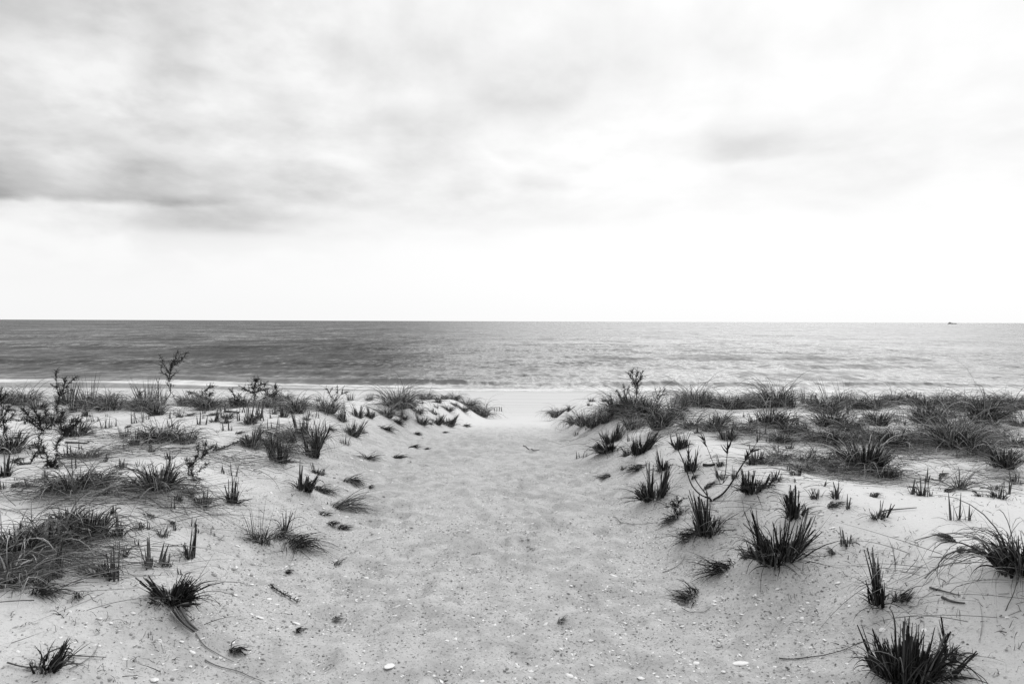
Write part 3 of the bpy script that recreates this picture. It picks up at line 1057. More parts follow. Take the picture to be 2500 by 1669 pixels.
 (W_, 905, 968, 14, 18, None, None, {}),
 (W_, 855, 976, 20, 26, None, None, {}),
 (W_, 777, 966, 12, 16, None, None, {}),
 (D_, 1040, 972, 34, 16, None, None, {}),
 (D_, 1085, 969, 16, 14, None, None, {}),
 (W_, 1065, 962, 16, 10, None, None, {}),
 (D_, 1070, 983, 16, 14, None, None, {}),
 (D_, 1110, 976, 24, 16, None, None, {}),
 (D_, 1143, 980, 36, 22, None, None, {}),
 (D_, 1178, 992, 36, 28, 'grass tuft at the very tip of the left dune spur', 'the spur tip tuft', {}),
 (W_, 1065, 995, 14, 14, None, None, {}),
 (W_, 1030, 985, 16, 12, None, None, {}),
 (D_, 1110, 990, 16, 8, None, None, {}),
 (D_, 1002, 996, 34, 16, None, None, {}),
 (D_, 1022, 1010, 26, 14, None, None, {}),
 (T_, 1060, 1010, 22, 14, None, None, {}),
 (D_, 1095, 1002, 26, 12, None, None, {}),
 (D_, 1132, 1003, 26, 12, None, None, {}),
 (D_, 1155, 993, 28, 18, None, None, {}),
 (P_, 1140, 1040, 22, 16, None, None, dict(deg=0, fan=1.5, mat='stubble')),
 # --- right dune, spur and slope
 (D_, 1362, 999, 42, 22, 'grass tuft at the tip of the right dune spur', 'the right spur tuft', {}),
 (T_, 1391, 1002, 22, 18, None, None, {}),
 (W_, 1445, 978, 20, 16, None, None, {}),
 (W_, 1439, 990, 14, 14, None, None, {}),
 (D_, 1478, 981, 18, 10, None, None, {}),
 (D_, 1400, 1034, 34, 24, None, None, {}),
 (D_, 1424, 1038, 40, 32, None, None, {}),
 (T_, 1452, 1040, 50, 44, 'dark dense tuft on the far slope left of the biggest dark bush', None, dict(drape=2)),
 (D_, 1480, 1030, 40, 34, None, None, {}),
 (D_, 1508, 1010, 52, 50, 'left part of the dark grass mass around the upright leafy shrub', 'the dark grass mass', dict(dark=2.2)),
 (D_, 1545, 1012, 64, 60, 'middle part of the dark grass mass, under the upright leafy shrub', None, dict(dark=2.2)),
 (D_, 1582, 1022, 58, 56, None, None, dict(dark=2.4)),
 (T_, 1508, 1016, 50, 52, None, None, dict(mat='black', drape=1.6)),
 (T_, 1548, 1018, 60, 62, None, None, dict(mat='black', drape=1.6)),
 (T_, 1588, 1024, 50, 48, None, None, dict(mat='black', drape=1.6)),
 (D_, 1612, 1054, 66, 54, 'dark-hearted tussock with a skirt of pale strands on the right mound', 'the skirted tussock', dict(dark=2.2, hump=.05)),
 (D_, 1547, 1045, 56, 34, 'soft fine-bladed grey clump on the brow left of the skirted tussock', None, {}),
 (D_, 1648, 1026, 52, 44, None, None, dict(dark=1.4)),
 (W_, 1640, 1000, 26, 45, None, None, {}),
 (D_, 1700, 1000, 82, 48, 'wide rounded grass mound on the right crest', 'the wide crest mound', dict(hump=.06)),
 (W_, 1700, 985, 60, 36, None, None, dict(dens=.8)),
 (D_, 1668, 985, 40, 30, None, None, {}),
 (D_, 1790, 998, 70, 38, 'dark rounded grass mound on the crest right of the wide one', None, dict(dark=1.4)),
 (T_, 1742, 1049, 40, 50, 'dark cone-shaped tuft with strands sliding off, right dune', 'the cone-shaped tuft', dict(drape=2.5, spread=1.2)),
 (D_, 1742, 1050, 70, 22, None, None, {}),
 (T_, 1703, 1058, 20, 24, None, None, {}),
 (T_, 1775, 1072, 52, 42, 'bristly dark tuft in front of the cone-shaped tuft', None, dict(drape=2)),
 (S_, 1793, 1041, 10, 20, None, None, {}),
 (S_, 1811, 1051, 10, 12, None, None, {}),
 (S_, 1847, 1058, 9, 22, 'left one of three bare stubs in a row on the right dune', 'the three bare stubs', {}),
 (S_, 1856, 1059, 9, 20, 'middle one of three bare stubs in a row on the right dune', None, {}),
 (S_, 1867, 1059, 10, 28, 'right one of three bare stubs in a row on the right dune', None, {}),
 (T_, 1838, 1034, 24, 34, None, None, {}),
 (S_, 1815, 1018, 12, 16, None, None, {}),
 (D_, 1882, 1038, 64, 46, 'black-hearted tussock under the windswept crest mound', 'the black-hearted tussock', dict(dark=2.2)),
 (D_, 1895, 1002, 88, 54, 'windswept high mound on the right crest with long bent blades', 'the windswept mound', dict(hump=.08, dark=1.4)),
 (W_, 1912, 990, 36, 72, 'long bent blades rising from the windswept crest mound', None, dict(lean=(-.25, 0), dens=.8)),
 (D_, 1850, 992, 40, 30, None, None, {}),
 (W_, 1965, 986, 32, 48, 'upright fine grass on the crest right of the windswept mound', None, dict(dens=1.3)),
 (W_, 2018, 985, 20, 68, 'two long thick blades leaning left against the sea', 'the two long blades', dict(lean=(-.3, 0), dens=.9)),
 (W_, 2052, 980, 14, 60, None, None, dict(lean=(-.25, 0), dens=.6)),
 (D_, 2015, 1008, 80, 42, None, None, dict(dark=1.6)),
 (D_, 2032, 1040, 92, 46, 'sprawling dark tussock below the two long blades', 'the sprawling dark tussock', dict(dark=2.2)),
 (T_, 1958, 1053, 42, 50, 'upright grey tuft hemmed by strands, left of the sprawling dark tussock', None, dict(drape=2)),
 (D_, 1910, 1079, 62, 26, None, None, dict(dark=1.5)),
 (D_, 2037, 1086, 56, 44, 'black tussock striped by pale hanging blades', 'the striped black tussock', dict(dark=2.2)),
 (S_, 1890, 1099, 10, 22, None, None, {}),
 (S_, 1901, 1105, 14, 24, None, None, {}),
 (T_, 1842, 1133, 42, 48, 'dark sheaf with tall thin stems and strands trailing right', 'the trailing-strand sheaf', dict(drape=2)),
 (D_, 1868, 1133, 50, 22, None, None, dict(lean=(.5, -.2))),
 (W_, 1856, 1132, 14, 66, None, None, {}),
 (T_, 1968, 1127, 46, 42, 'grey tuft with a pale stem curling over it, right dune', 'the curled-stem tuft', dict(drape=2)),
 (D_, 2096, 996, 46, 34, None, None, dict(dark=1.8)),
 (D_, 2133, 995, 54, 32, None, None, {}),
 (W_, 2070, 1010, 8, 88, 'single very tall thin stalk crossing the waterline', 'the single tall stalk', dict(dens=2)),
 (D_, 2052, 984, 32, 26, None, None, {}),
 (T_, 2140, 1002, 18, 22, None, None, {}),
 (T_, 2160, 984, 30, 26, None, None, {}),
 (D_, 2195, 986, 44, 22, None, None, {}),
 (S_, 2174, 991, 8, 12, None, None, {}),
 (T_, 2232, 989, 32, 34, None, None, {}),
 (T_, 2238, 1005, 20, 20, None, None, {}),
 (D_, 2143, 1037, 54, 42, 'dark tussock with bent stems on open sand, right dune middle', 'the bent-stem tussock', dict(dark=2.0)),
 (T_, 2102, 1037, 24, 30, None, None, {}),
 (S_, 2090, 1021, 8, 14, None, None, {}),
 (W_, 2190, 1032, 22, 42, None, None, {}),
 (S_, 2209, 1040, 7, 38, None, None, {}),
 (D_, 2110, 1076, 95, 26, 'low spread of brown grass with two crossing pale stems', 'the low brown spread', {}),
 (D_, 2182, 1103, 56, 50, 'dark hooded tussock, right dune middle, strands swept left', 'the hooded tussock', dict(dark=2.0, hump=.04)),
 (D_, 2112, 1161, 92, 78, 'large shaggy tussock standing in front of the right dune mats', 'the large shaggy tussock', dict(dark=2.0, hump=.07)),
 (D_, 2050, 1158, 80, 18, None, None, {}),
 (D_, 2262, 1041, 74, 52, 'broad hay-like mound right of the thin upright stalks', 'the hay-like mound', dict(dark=1.3, hump=.06)),
 (D_, 2300, 988, 58, 32, None, None, {}),
 (W_, 2328, 981, 30, 46, 'rough upright spikes on the right crest against the surf', 'the rough crest spikes', dict(dens=1.4)),
 (D_, 2347, 1003, 44, 34, 'small mound on the crest with arched pale blades', None, dict(dark=1.6)),
 (T_, 2373, 981, 24, 28, None, None, {}),
 (D_, 2400, 1042, 64, 68, 'tall rounded tussock near the right picture edge', 'the tall rounded tussock', dict(dark=1.7, hump=.07)),
 (T_, 2397, 978, 10, 22, None, None, {}),
 (D_, 2427, 987, 44, 34, None, None, {}),
 (D_, 2478, 989, 52, 36, None, None, {}),
 (T_, 2472, 1007, 22, 24, None, None, {}),
 (S_, 2493, 1012, 8, 14, None, None, {}),
 (D_, 2335, 1062, 48, 48, None, None, dict(dark=1.5)),
 (D_, 2335, 1110, 120, 62, 'widest black-hollowed tussock, its long strands spread both ways', 'the widest tussock', dict(dark=2.4, reach=1.3, hump=.08)),
 (D_, 2290, 1100, 80, 40, None, None, dict(lean=(-.5, 0))),
 (D_, 2390, 1120, 80, 40, None, None, dict(lean=(.5, 0))),
 (T_, 2451, 1093, 18, 52, 'narrow dark post-like sheaf near the right picture edge', 'the post-like sheaf', dict(spread=.4, drape=3)),
 (D_, 2450, 1152, 62, 56, 'black-hollowed tussock nearest the right edge, in front of the post-like sheaf', 'the right edge tussock', dict(dark=2.2, hump=.05)),
 (S_, 2486, 1064, 9, 16, None, None, {}),
 (S_, 2463, 1031, 8, 12, None, None, {}),
 (T_, 2474, 1179, 36, 34, None, None, {}),
 (S_, 2491, 1183, 12, 16, None, None, {}),
 (T_, 2437, 1215, 50, 46, 'broad low sheaf of stubs on sand near the right edge', 'the broad low sheaf', {}),
 (S_, 2463, 1206, 10, 40, None, None, {}),
 (D_, 2342, 1195, 26, 40, 'hunched bundle with strands lying flat on both sides', 'the hunched bundle', dict(reach=1.5)),
 (S_, 2226, 1206, 18, 46, 'left one of the scattered stubs in the stub cluster, right dune', 'the stub cluster', {}),
 (T_, 2250, 1210, 24, 52, 'middle and thickest stub of the right dune stub cluster', None, {}),
 (S_, 2262, 1177, 16, 40, 'rear stub of the right dune stub cluster, with a bent neighbour', None, {}),
 (S_, 2271, 1211, 16, 22, 'short right stub of the right dune stub cluster', None, {}),
 (S_, 2292, 1172, 16, 32, None, None, dict(lean=(.15, 0))),
 (S_, 2343, 1269, 48, 74, 'bundle of thick charred-looking stubs standing alone on clear sand', 'the charred stubs', {}),
 (T_, 2041, 1215, 28, 50, 'slim dark sheaf alone on the sand, left of the stub cluster', 'the slim dark sheaf', {}),
 (S_, 2010, 1187, 12, 22, None, None, dict(lean=(.3, 0))),
 (S_, 2069, 1244, 12, 42, 'dry cone-shaped spike in front of the slim dark sheaf', None, {}),
 (T_, 2143, 1263, 44, 50, 'open tuft with a long stick lying to its right', 'the open stick tuft', dict(spread=1.3)),
 (T_, 1942, 1273, 66, 72, 'open dark tuft of thick splayed stubs behind the largest tuft', 'the thick splayed tuft', dict(mat='black', spread=1.2, hump=.04)),
 (T_, 1893, 1178, 32, 34, None, None, {}),
 (S_, 1920, 1147, 30, 20, None, None, {}),
 (T_, 1945, 1160, 28, 24, None, None, {}),
 (S_, 1973, 1156, 10, 32, None, None, {}),
 (S_, 1940, 1179, 16, 16, None, None, {}),
 (T_, 1840, 1214, 92, 58, 'wide dark tuft right of the forked bare shrub', 'the wide dark tuft', dict(mat='black', hump=.06, drape=1.6)),
 (T_, 1688, 1158, 52, 66, 'dark twin-pronged tuft behind the forked bare shrub', 'the twin-pronged tuft', dict(mat='black', hump=.04)),
 (T_, 1619, 1146, 38, 54, 'barrel-shaped dark tuft on the right slope', 'the barrel-shaped tuft', dict(mat='black', spread=.8)),
 (T_, 1562, 1114, 62, 66, 'bold black tuft fanning to the right on the right slope', 'the bold black tuft', dict(mat='black', lean=(.1, 0), hump=.04)),
 (T_, 1532, 1112, 28, 26, None, None, dict(mat='black', lean=(-.4, 0))),
 (T_, 1482, 1112, 72, 52, 'shaggy black tuft drooping down the right slope towards the path', 'the shaggy slope tuft', dict(mat='black', lean=(-.5, -.5), spread=1.4, drape=1.8, hump=.06)),
 (T_, 1494, 1079, 46, 48, 'upright black tuft just above the shaggy slope tuft', None, dict(mat='black')),
 (S_, 1533, 1079, 14, 24, 'small broken stub between two black tufts on the right slope', None, {}),
 (T_, 1662, 1094, 48, 46, 'dense round dark tuft above the twin-pronged tuft', None, dict(mat='black')),
 (S_, 1420, 1117, 30, 22, 'few tiny twig-like spikes beside the right path edge', 'the tiny path spikes', {}),
 (W_, 1408, 1062, 18, 12, None, None, {}),
 (W_, 1432, 1048, 18, 10, None, None, {}),
 (P_, 1478, 1167, 44, 18, None, None, dict(deg=-150, fan=.4, mat='stubble')),
 (P_, 1555, 1148, 60, 12, None, None, dict(deg=185, fan=.3, mat='stubble')),
 (T_, 1523, 1146, 14, 14, None, None, {}),
 (S_, 1553, 1147, 10, 20, None, None, {}),
 (T_, 1594, 1232, 88, 84, 'big black tuft with blades fanned left over the right path edge', 'the fanned path tuft', dict(mat='black', spread=1.3, hump=.06, lean=(-.1, -.05))),
 (T_, 1757, 1164, 14, 30, None, None, dict(lean=(-.15, 0))),
 (T_, 1795, 1166, 22, 34, None, None, {}),
 (T_, 1768, 1168, 18, 16, None, None, {}),
 (S_, 1734, 1118, 7, 12, None, None, {}),
 (P_, 1640, 1272, 56, 34, 'dead grass lying downhill below the small dark-leaved sprig', None, dict(deg=-140, fan=.4)),
 (T_, 1658, 1258, 34, 26, None, None, dict(mat='black', lean=(-.2, 0))),
 (T_, 1725, 1318, 88, 100, 'tall black tuft on the slope in front of the forked bare shrub', 'the tall slope tuft', dict(mat='black', hump=.06)),
 (P_, 1680, 1328, 80, 40, 'dead blades combed downhill from the tall slope tuft', None, dict(deg=-155, fan=.5)),
 (T_, 1893, 1395, 150, 128, 'largest whole tuft, black with ragged splayed stubs, right dune', 'the largest tuft', dict(mat='black', spread=1.35, hump=.08, drape=1.0)),
 (T_, 1832, 1372, 40, 45, 'small side tuft at the left foot of the largest tuft', None, dict(lean=(-.4, 0))),
 (P_, 1755, 1402, 100, 18, 'thin dark sprig lying between the largest tuft and the path', 'the thin lying sprig', dict(deg=185, fan=.25)),
 (P_, 1673, 1462, 80, 46, 'tangled black root clump lying on the right edge of the path', 'the black root clump', dict(deg=160, fan=1.3)),
 (T_, 2150, 1490, 80, 128, 'tall pointed tuft behind the huge tuft at the bottom edge', 'the tall pointed tuft', dict(mat='black', spread=.9, lean=(-.08, 0), hump=.04)),
 (T_, 2195, 1475, 50, 40, None, None, dict(lean=(.5, 0))),
 (T_, 2215, 1680, 160, 165, 'huge black tuft cut off by the bottom picture edge', 'the huge bottom tuft', dict(mat='black', spread=1.1, hump=.06, drape=1.3, dens=2.3, foot=.34)),
 (T_, 2158, 1650, 80, 120, 'left-leaning side of the huge bottom tuft, its blades swept to the path', None, dict(mat='black', lean=(-.35, 0), drape=1.5)),
 (T_, 2272, 1672, 90, 110, 'low right-hand side of the huge bottom tuft, blades thrown towards the spiked one', None, dict(mat='black', lean=(.4, 0), drape=1.5)),
 (T_, 2318, 1612, 58, 92, 'ragged tuft with three thin spikes right of the huge bottom tuft', None, dict(lean=(.1, 0))),
 (D_, 2495, 1440, 165, 84, 'large drooping tussock cut by the right picture edge', 'the cut-off right tussock', dict(dark=2.6, hump=.1, reach=1.1, dens=1.5, mat='stubble')),
 (T_, 2068, 1332, 30, 50, 'small pointed tuft on bare sand right of the largest tuft', 'the small pointed tuft', {}),
 (S_, 2096, 1351, 12, 16, None, None, dict(lean=(.3, 0))),
 (S_, 2122, 1352, 12, 14, None, None, {}),
 (P_, 2312, 1318, 50, 28, 'few dry stalks leaning flat on the clear right sand', 'the leaning dry stalks', dict(deg=140, fan=.2, mat='stubble')),
 (P_, 2345, 1348, 24, 10, None, None, dict(deg=20, mat='stubble')),
 (P_, 2385, 1346, 26, 14, None, None, dict(deg=50, fan=1, mat='stubble')),
 (P_, 2030, 1362, 26, 12, None, None, dict(deg=140, fan=.3, mat='dry')),
 (P_, 1370, 1520, 30, 16, 'few dry needles lying on the open path', 'the path needles', dict(deg=28, fan=.25, mat='dry')),
]

_r = np.random.default_rng(21)
for x in list(_r.uniform(1660, 2490, 17)) + list(_r.uniform(10, 760, 12)):
    y = _r.uniform(982, 1000) if x > 900 else _r.uniform(985, 1002)
    G.append((_r.choice(['D', 'D', 'T']), round(x), round(y), _r.uniform(30, 60), _r.uniform(22, 38), None, None, dict(dark=_r.uniform(.8, 1.8))))
for x, y in ((1690, 1045), (1760, 1030), (1820, 1052), (1925, 1055), (2000, 1075), (2075, 1050), (2140, 1070), (2230, 1065), (2245, 1090), (2300, 1062), (2370, 1068), (2425, 1070), (2480, 1090), (2395, 1092), (2490, 1040), (2440, 1020), (2310, 1020),
             (1960, 1150), (2010, 1135), (2160, 1172), (2060, 1118), (1905, 1120), (690, 1100), (655, 1090), (330, 1205), (455, 1215), (75, 1300), (180, 1345), (90, 1380)):
    G.append(('D', x, y, _r.uniform(44, 84), _r.uniform(16, 30), None, None, dict(dark=_r.uniform(.7, 1.6), reach=1.3)))

for i in range(120):
    if i < 92:
        x, y = _r.uniform(5, 800), 1003 + 330 * _r.uniform(0, 1) ** 1.7
        if x > 800 - (y - 1000) * .9:
            x *= .6
    else:
        x, y = _r.uniform(1690, 2495), _r.uniform(1020, 1240)
    if min(math.hypot(x - g[1], (y - g[2]) * 2) for g in G) < 20:
        continue
    k = _r.choice(['T', 'T', 'S', 'P'])
    G.append((k, round(x), round(y), _r.uniform(12, 30) * (1.5 if k == 'P' else 1), _r.uniform(14, 34) * (.5 if k == 'P' else 1), None, None, dict(deg=_r.uniform(-60, 60), fan=.7, mat='stubble')))

for x, y, w, h in ((1665, 1004, 40, 40), (1722, 1000, 34, 38), (1775, 1000, 36, 34), (1812, 1000, 30, 32), (1868, 1003, 34, 40), (1930, 1000, 30, 36), (1990, 1000, 36, 36), (2045, 1000, 34, 34), (2110, 998, 30, 30), (2265, 1000, 34, 34),
                   (2320, 1000, 34, 36), (2385, 1000, 36, 34), (2440, 1002, 34, 34), (1905, 1040, 40, 40), (2055, 1043, 40, 36), (2285, 1044, 40, 40), (2420, 1045, 36, 42), (2360, 1112, 50, 50), (2305, 1110, 46, 46), (2125, 1160, 46, 58), (2200, 1104, 30, 36)):
    h *= _r.uniform(.8, 1.25)
    G.append(('T', x, y, w, h, None, None, dict(mat=_r.choice(['black', 'stubble', 'stubble']), drape=1.0, spread=1.1)))

# shrubs: x, y, label, landmark, branches (photo pixels right/up of the foot, leaf weight), options
SH = [
 (420, 978, 'tallest shrub on the left crest, slim with an open V-shaped crown', 'the tallest shrub', [
   ([(-16, 3), (0, 30), (2, 48)], 0), ([(14, 0), (5, 26), (0, 44)], .3), ([(0, 44), (3, 75), (4, 96)], 1.3),
   ([(2, 70), (-10, 95), (-16, 116)], 1.2), ([(3, 75), (4, 100), (9, 122)], 1.3), ([(4, 88), (26, 104), (46, 124)], 1.3),
   ([(2, 62), (-12, 78), (-10, 98)], 1.1), ([(3, 60), (14, 72), (28, 78)], .9), ([(6, 92), (18, 108), (22, 120)], .9), ([(0, 30), (2, 58)], 1.0)], dict(leaf=3.8, dens=1.7)),
 (133, 1012, 'loose leafy shrub in front of the tall pale grass, far left', 'the loose left shrub', [
   ([(4, 0), (0, 18), (-4, 46)], 1.6), ([(-4, 46), (-15, 62), (-28, 86), (-32, 104)], 1.1), ([(-3, 44), (2, 68), (0, 84)], 1.4),
   ([(0, 55), (18, 76), (36, 92)], 1.0), ([(-3, 40), (12, 54), (30, 62)], .8), ([(-14, 60), (-32, 72)], .8), ([(4, 0), (16, -8)], 0)], dict(leaf=4.2)),
 (74, 1132, 'twisted dark shrub with a bent trunk and hanging dead leaves', 'the twisted dark shrub', [
   ([(0, 0), (6, 22), (13, 32), (10, 54), (13, 86)], .9), ([(13, 80), (-2, 95), (-14, 112)], 1.4), ([(13, 82), (14, 110), (6, 134)], 1.6),
   ([(13, 78), (32, 90), (52, 100)], 1.5), ([(10, 96), (-6, 120), (-12, 136)], 1.3), ([(6, 25), (19, 26), (26, 14)], .4),
   ([(2, -4), (-16, 0), (-32, 10)], 2.2), ([(10, 48), (-2, 44), (-6, 38)], .6), ([(14, 100), (30, 118), (28, 136)], 1.1)], dict(leaf=5.5, thick=2.2)),
 (124, 1142, 'right-leaning dark shrub with two leafy black stems', 'the right-leaning shrub', [
   ([(0, 0), (2, 32), (2, 78)], 2.0), ([(8, 2), (15, 30), (19, 64)], 2.0), ([(18, 60), (36, 86), (58, 102)], 1.4),
   ([(36, 86), (52, 112), (84, 132)], 1.5), ([(34, 84), (26, 112), (30, 136)], 1.3), ([(-16, 6), (0, 8), (16, 4)], 2.6), ([(50, 105), (70, 112)], 1.2)], dict(leaf=5.5, thick=2.2)),
 (472, 1173, 'dark leafy shrub between the crossed-stem mound and the spiky mat-end tuft', 'the middle dark shrub', [
   ([(0, 0), (-2, 26), (0, 48)], 2.4), ([(-2, 26), (-14, 52)], 1.3), ([(0, 42), (10, 66), (6, 84)], 1.1), ([(0, 40), (26, 62), (52, 86)], 1.2),
   ([(10, 22), (30, 34), (46, 48)], .8), ([(20, 56), (30, 80), (28, 92)], .9), ([(-10, 2), (12, 4)], 2.2)], dict(leaf=5.0, thick=2)),
 (620, 987, 'small tree-like shrub with level leafy branches on the left crest', 'the tree-like shrub', [
   ([(0, 0), (0, 32), (3, 60)], 1.3), ([(0, 26), (-15, 36), (-22, 40)], 1.6), ([(0, 28), (16, 36), (30, 38)], 1.6), ([(1, 38), (12, 50), (20, 48)], 1.5), ([(1, 32), (-10, 48)], 1.4), ([(2, 50), (6, 62)], 1.6)], dict(leaf=4.6)),
 (656, 979, 'dark low shrub with one raised branch, beside the tree-like shrub', 'the raised-branch shrub', [
   ([(0, 0), (-2, 14)], 2), ([(-17, 10), (0, 13), (15, 8)], 3.2), ([(6, 8), (15, 26), (14, 38)], 1.8), ([(-10, 12), (-2, 24)], 1.4)], dict(leaf=4.6)),
 (490, 986, 'spreading dark shrub with a wing-like branch to the right', 'the wing-branched shrub', [
   ([(0, 0), (0, 14)], 2), ([(-16, 8), (0, 14), (14, 8)], 2.6), ([(0, 12), (5, 28), (20, 40), (32, 44)], 1.4), ([(0, 10), (-12, 30), (-20, 28)], 1.5), ([(2, 10), (18, 20), (28, 27)], 1.5)], dict(leaf=4.6)),
 (578, 996, 'small sprouting shrub with thin top sprigs on the left crest', None, [
   ([(0, 0), (-4, 20)], 1.6), ([(-4, 18), (-8, 34), (-16, 42)], 1.0), ([(-2, 16), (4, 32)], .9), ([(2, 10), (14, 30)], .9), ([(0, 6), (16, 14)], 2.0), ([(-10, 6), (-18, 20)], 1.2)], dict(leaf=4.4)),
 (812, 1004, 'thorny twig shrub with bare crooked arms on the left crest', 'the thorny twig shrub', [
   ([(0, 0), (4, 26), (12, 48)], .6), ([(4, 26), (-6, 46), (-12, 58)], .7), ([(11, 44), (12, 62)], .9), ([(4, 24), (22, 42), (36, 48)], .7), ([(-6, 46), (2, 60)], .6), ([(22, 42), (26, 58)], .6)], dict(leaf=3.4, thick=1.4)),
 (3, 992, 'leafy shrub half cut by the left edge on the crest', None, [([(0, 0), (2, 44)], 2), ([(2, 20), (14, 26)], 2), ([(0, 10), (-12, 30)], 2)], dict(leaf=4.6)),
 (8, 1064, 'leafy shrub at the left edge, in front of the leftmost peaked mound', None, [([(0, 0), (-2, 72)], 2.2), ([(0, 30), (16, 50)], 2), ([(0, 20), (-10, 50)], 2), ([(2, 10), (14, 22)], 1.8), ([(0, 45), (12, 70)], 1.6)], dict(leaf=5)),
 (338, 986, 'black stubby stem with a few sprigs left of the twiggy grass bush', None, [([(0, 0), (1, 26)], 4), ([(0, 20), (-10, 40)], .4), ([(0, 22), (10, 34)], .5)], dict(leaf=3.6)),
 (1552, 985, 'upright leafy shrub rising from the dark grass mass, right dune', 'the upright leafy shrub', [
   ([(0, 0), (2, 34), (0, 56)], 2.0), ([(1, 36), (-8, 60), (-15, 73)], 1.5), ([(0, 50), (2, 66), (3, 80)], 1.4), ([(2, 40), (9, 62), (13, 78)], 1.6), ([(0, 46), (-8, 72), (-8, 80)], 1.2), ([(2, 20), (5, 45)], 1.6)], dict(leaf=3.8, mat='leaf')),
 (1522, 1000, 'thin-stemmed sprigs left of the upright leafy shrub', None, [
   ([(0, 0), (-8, 34), (-20, 50)], .9), ([(0, 0), (4, 38), (0, 60)], .9), ([(6, 0), (10, 40), (14, 58)], .8), ([(-6, 25), (-14, 40)], .8)], dict(leaf=3.2)),
 (1602, 995, 'wiry little shrub right of the upright leafy shrub', None, [
   ([(0, 0), (5, 22), (0, 44)], .8), ([(4, 20), (18, 38), (22, 46)], .8), ([(2, 10), (-6, 34)], .7), ([(8, 26), (12, 46)], .7), ([(10, 28), (26, 34)], .7)], dict(leaf=3.2, mat='leafgrey')),
 (1650, 1250, 'small sprig with round dark leaves on the right slope', None, [([(0, 0), (-2, 18)], 1.6), ([(-2, 12), (-12, 24)], 1.2), ([(-2, 14), (10, 26)], 1.2)], dict(leaf=7)),
]

# ------------------------------------------------------------------ build order: hummocks first, so that the sand lies round the tufts
spots = [at(g[1], g[2]) for g in G]
for g, p in zip(G, spots):
    h = g[7].get('hump')
    if h:
        HUMPS.append((p.x, p.y, max(.18, g[3] * scale(p) * .75), h))
for p in spots:
    p.z = float(ground(p.x, p.y))

build_ground()
build_sea()

NAME = dict(T='stubble_tuft', D='drooping_tussock', W='grass_wisp', S='grass_stub', P='fallen_clump')
GROUP = dict(T='stubble tufts on the dunes', D='drooping grass tussocks on the dunes', W='stands of thin upright grass', S='bare grass stubs in the sand', P='dead grass clumps lying on the slopes')
CAT = dict(T='grass tuft', D='grass tussock', W='tall grass', S='grass stub', P='dead grass')
LM = [(g[6], g[1], g[2]) for g in G if g[6]] + [(s[3], s[0], s[1]) for s in SH if s[3]] + [('the forked bare shrub', 1738, 1222)]


def look(k, w, h):
    if k == 'T':
        return 'tall dark stubble tuft' if h >= 55 else 'dark spiky stubble tuft' if h >= 33 else 'short stubble tuft'
    if k == 'D':
        return 'broad drooping dry tussock' if w >= 75 else 'drooping dry tussock' if w >= 42 else 'small drooping tussock'
    if k == 'W':
        return 'wisp of thin grass' if h < 30 else 'tall wisp of grass'
    if k == 'S':
        return 'small upright grass stub' if w < 13 else 'group of short stubs'
    return 'flattened dead grass clump' if w >= 40 else 'tiny dead grass scrap'


used = set(g[5] for g in G if g[5])


def auto_label(k, x, y, w, h, what=None):
    """a label that finds the thing from the landmarks round it"""
    lk = what or look(k, w, h)
    near = sorted(LM, key=lambda q: math.hypot(q[1] - x, (q[2] - y) * 2.2))
    near = [q for q in near if math.hypot(q[1] - x, q[2] - y) > 6][:9]
    for q in near[:6]:
        ddx, ddy = x - q[1], (y - q[2]) * 2.2
        rel = ('right of' if ddx > 0 else 'left of') if abs(ddx) > abs(ddy) else ('in front of' if ddy > 0 else 'behind')
        for s in ((f'{lk} just {rel} {q[0]}',) if math.hypot(ddx, ddy) < 60 else (f'{lk} {rel} {q[0]}',)):
            if s not in used and not any(s.replace(' just ', ' ') == u.replace(' just ', ' ') for u in used):
                used.add(s)
                return s
    best = None
    for i, a in enumerate(near):
        for b in near[i + 1:]:
            va, vb = (a[1] - x, (a[2] - y) * 2.2), (b[1] - x, (b[2] - y) * 2.2)
            la, lb = math.hypot(*va), math.hypot(*vb)
            co = (va[0] * vb[0] + va[1] * vb[1]) / (la * lb)
            s = f'{lk} between {a[0]} and {b[0]}'
            if s not in used and co < -.2 and (best is None or la + lb < best[0]):
                best = (la + lb, s)
    s = best[1] if best else f'{lk} beside {near[0][0]} and {near[1][0]}'
    used.add(s)
    return s


for g, p in zip(G, spots):
    k, x, y, wp, hp, label, lm, op = g
    s = scale(p)
    w_, h_ = wp * s, hp * s * (.98 if k == 'T' else 1.06)
    o = empty(NAME[k], p)
    lean = op.get('lean', (0, 0))
    if k == 'T':
        stubble_parts(o, p, w_, h_, lean, op.get('mat', 'stubble'), op.get('dens', 1), op.get('drape', 1), op.get('spread', 1), op.get('foot', .30))
    elif k == 'D':
        droop_parts(o, p, w_, h_, lean, op.get('dens', 1), op.get('dark', 1), op.get('reach', 1), op.get('mat', 'dry'))
    elif k == 'W':
        wisp_parts(o, p, w_, h_, lean, op.get('dens', 1))
    elif k == 'S':
        spike_parts(o, p, w_, h_, lean)
    else:
        lying_parts(o, p, w_, h_, op.get('deg', 0), op.get('fan', .5), op.get('mat', 'black'))
    tag(o, label or auto_label(k, x, y, wp, hp), CAT[k], GROUP[k], 'thing')

for x, y, label, lm, br, op in SH:
    p = at(x, y)
    o = empty('dune_shrub', p)
    shrub(o, p, scale(p), br, op.get('leaf', 5), op.get('mat', 'leaf'), op.get('dens', 2.4), op.get('thick', 1.6))
    tag(o, label, 'shrub', 'leafy shrubs on the dunes')

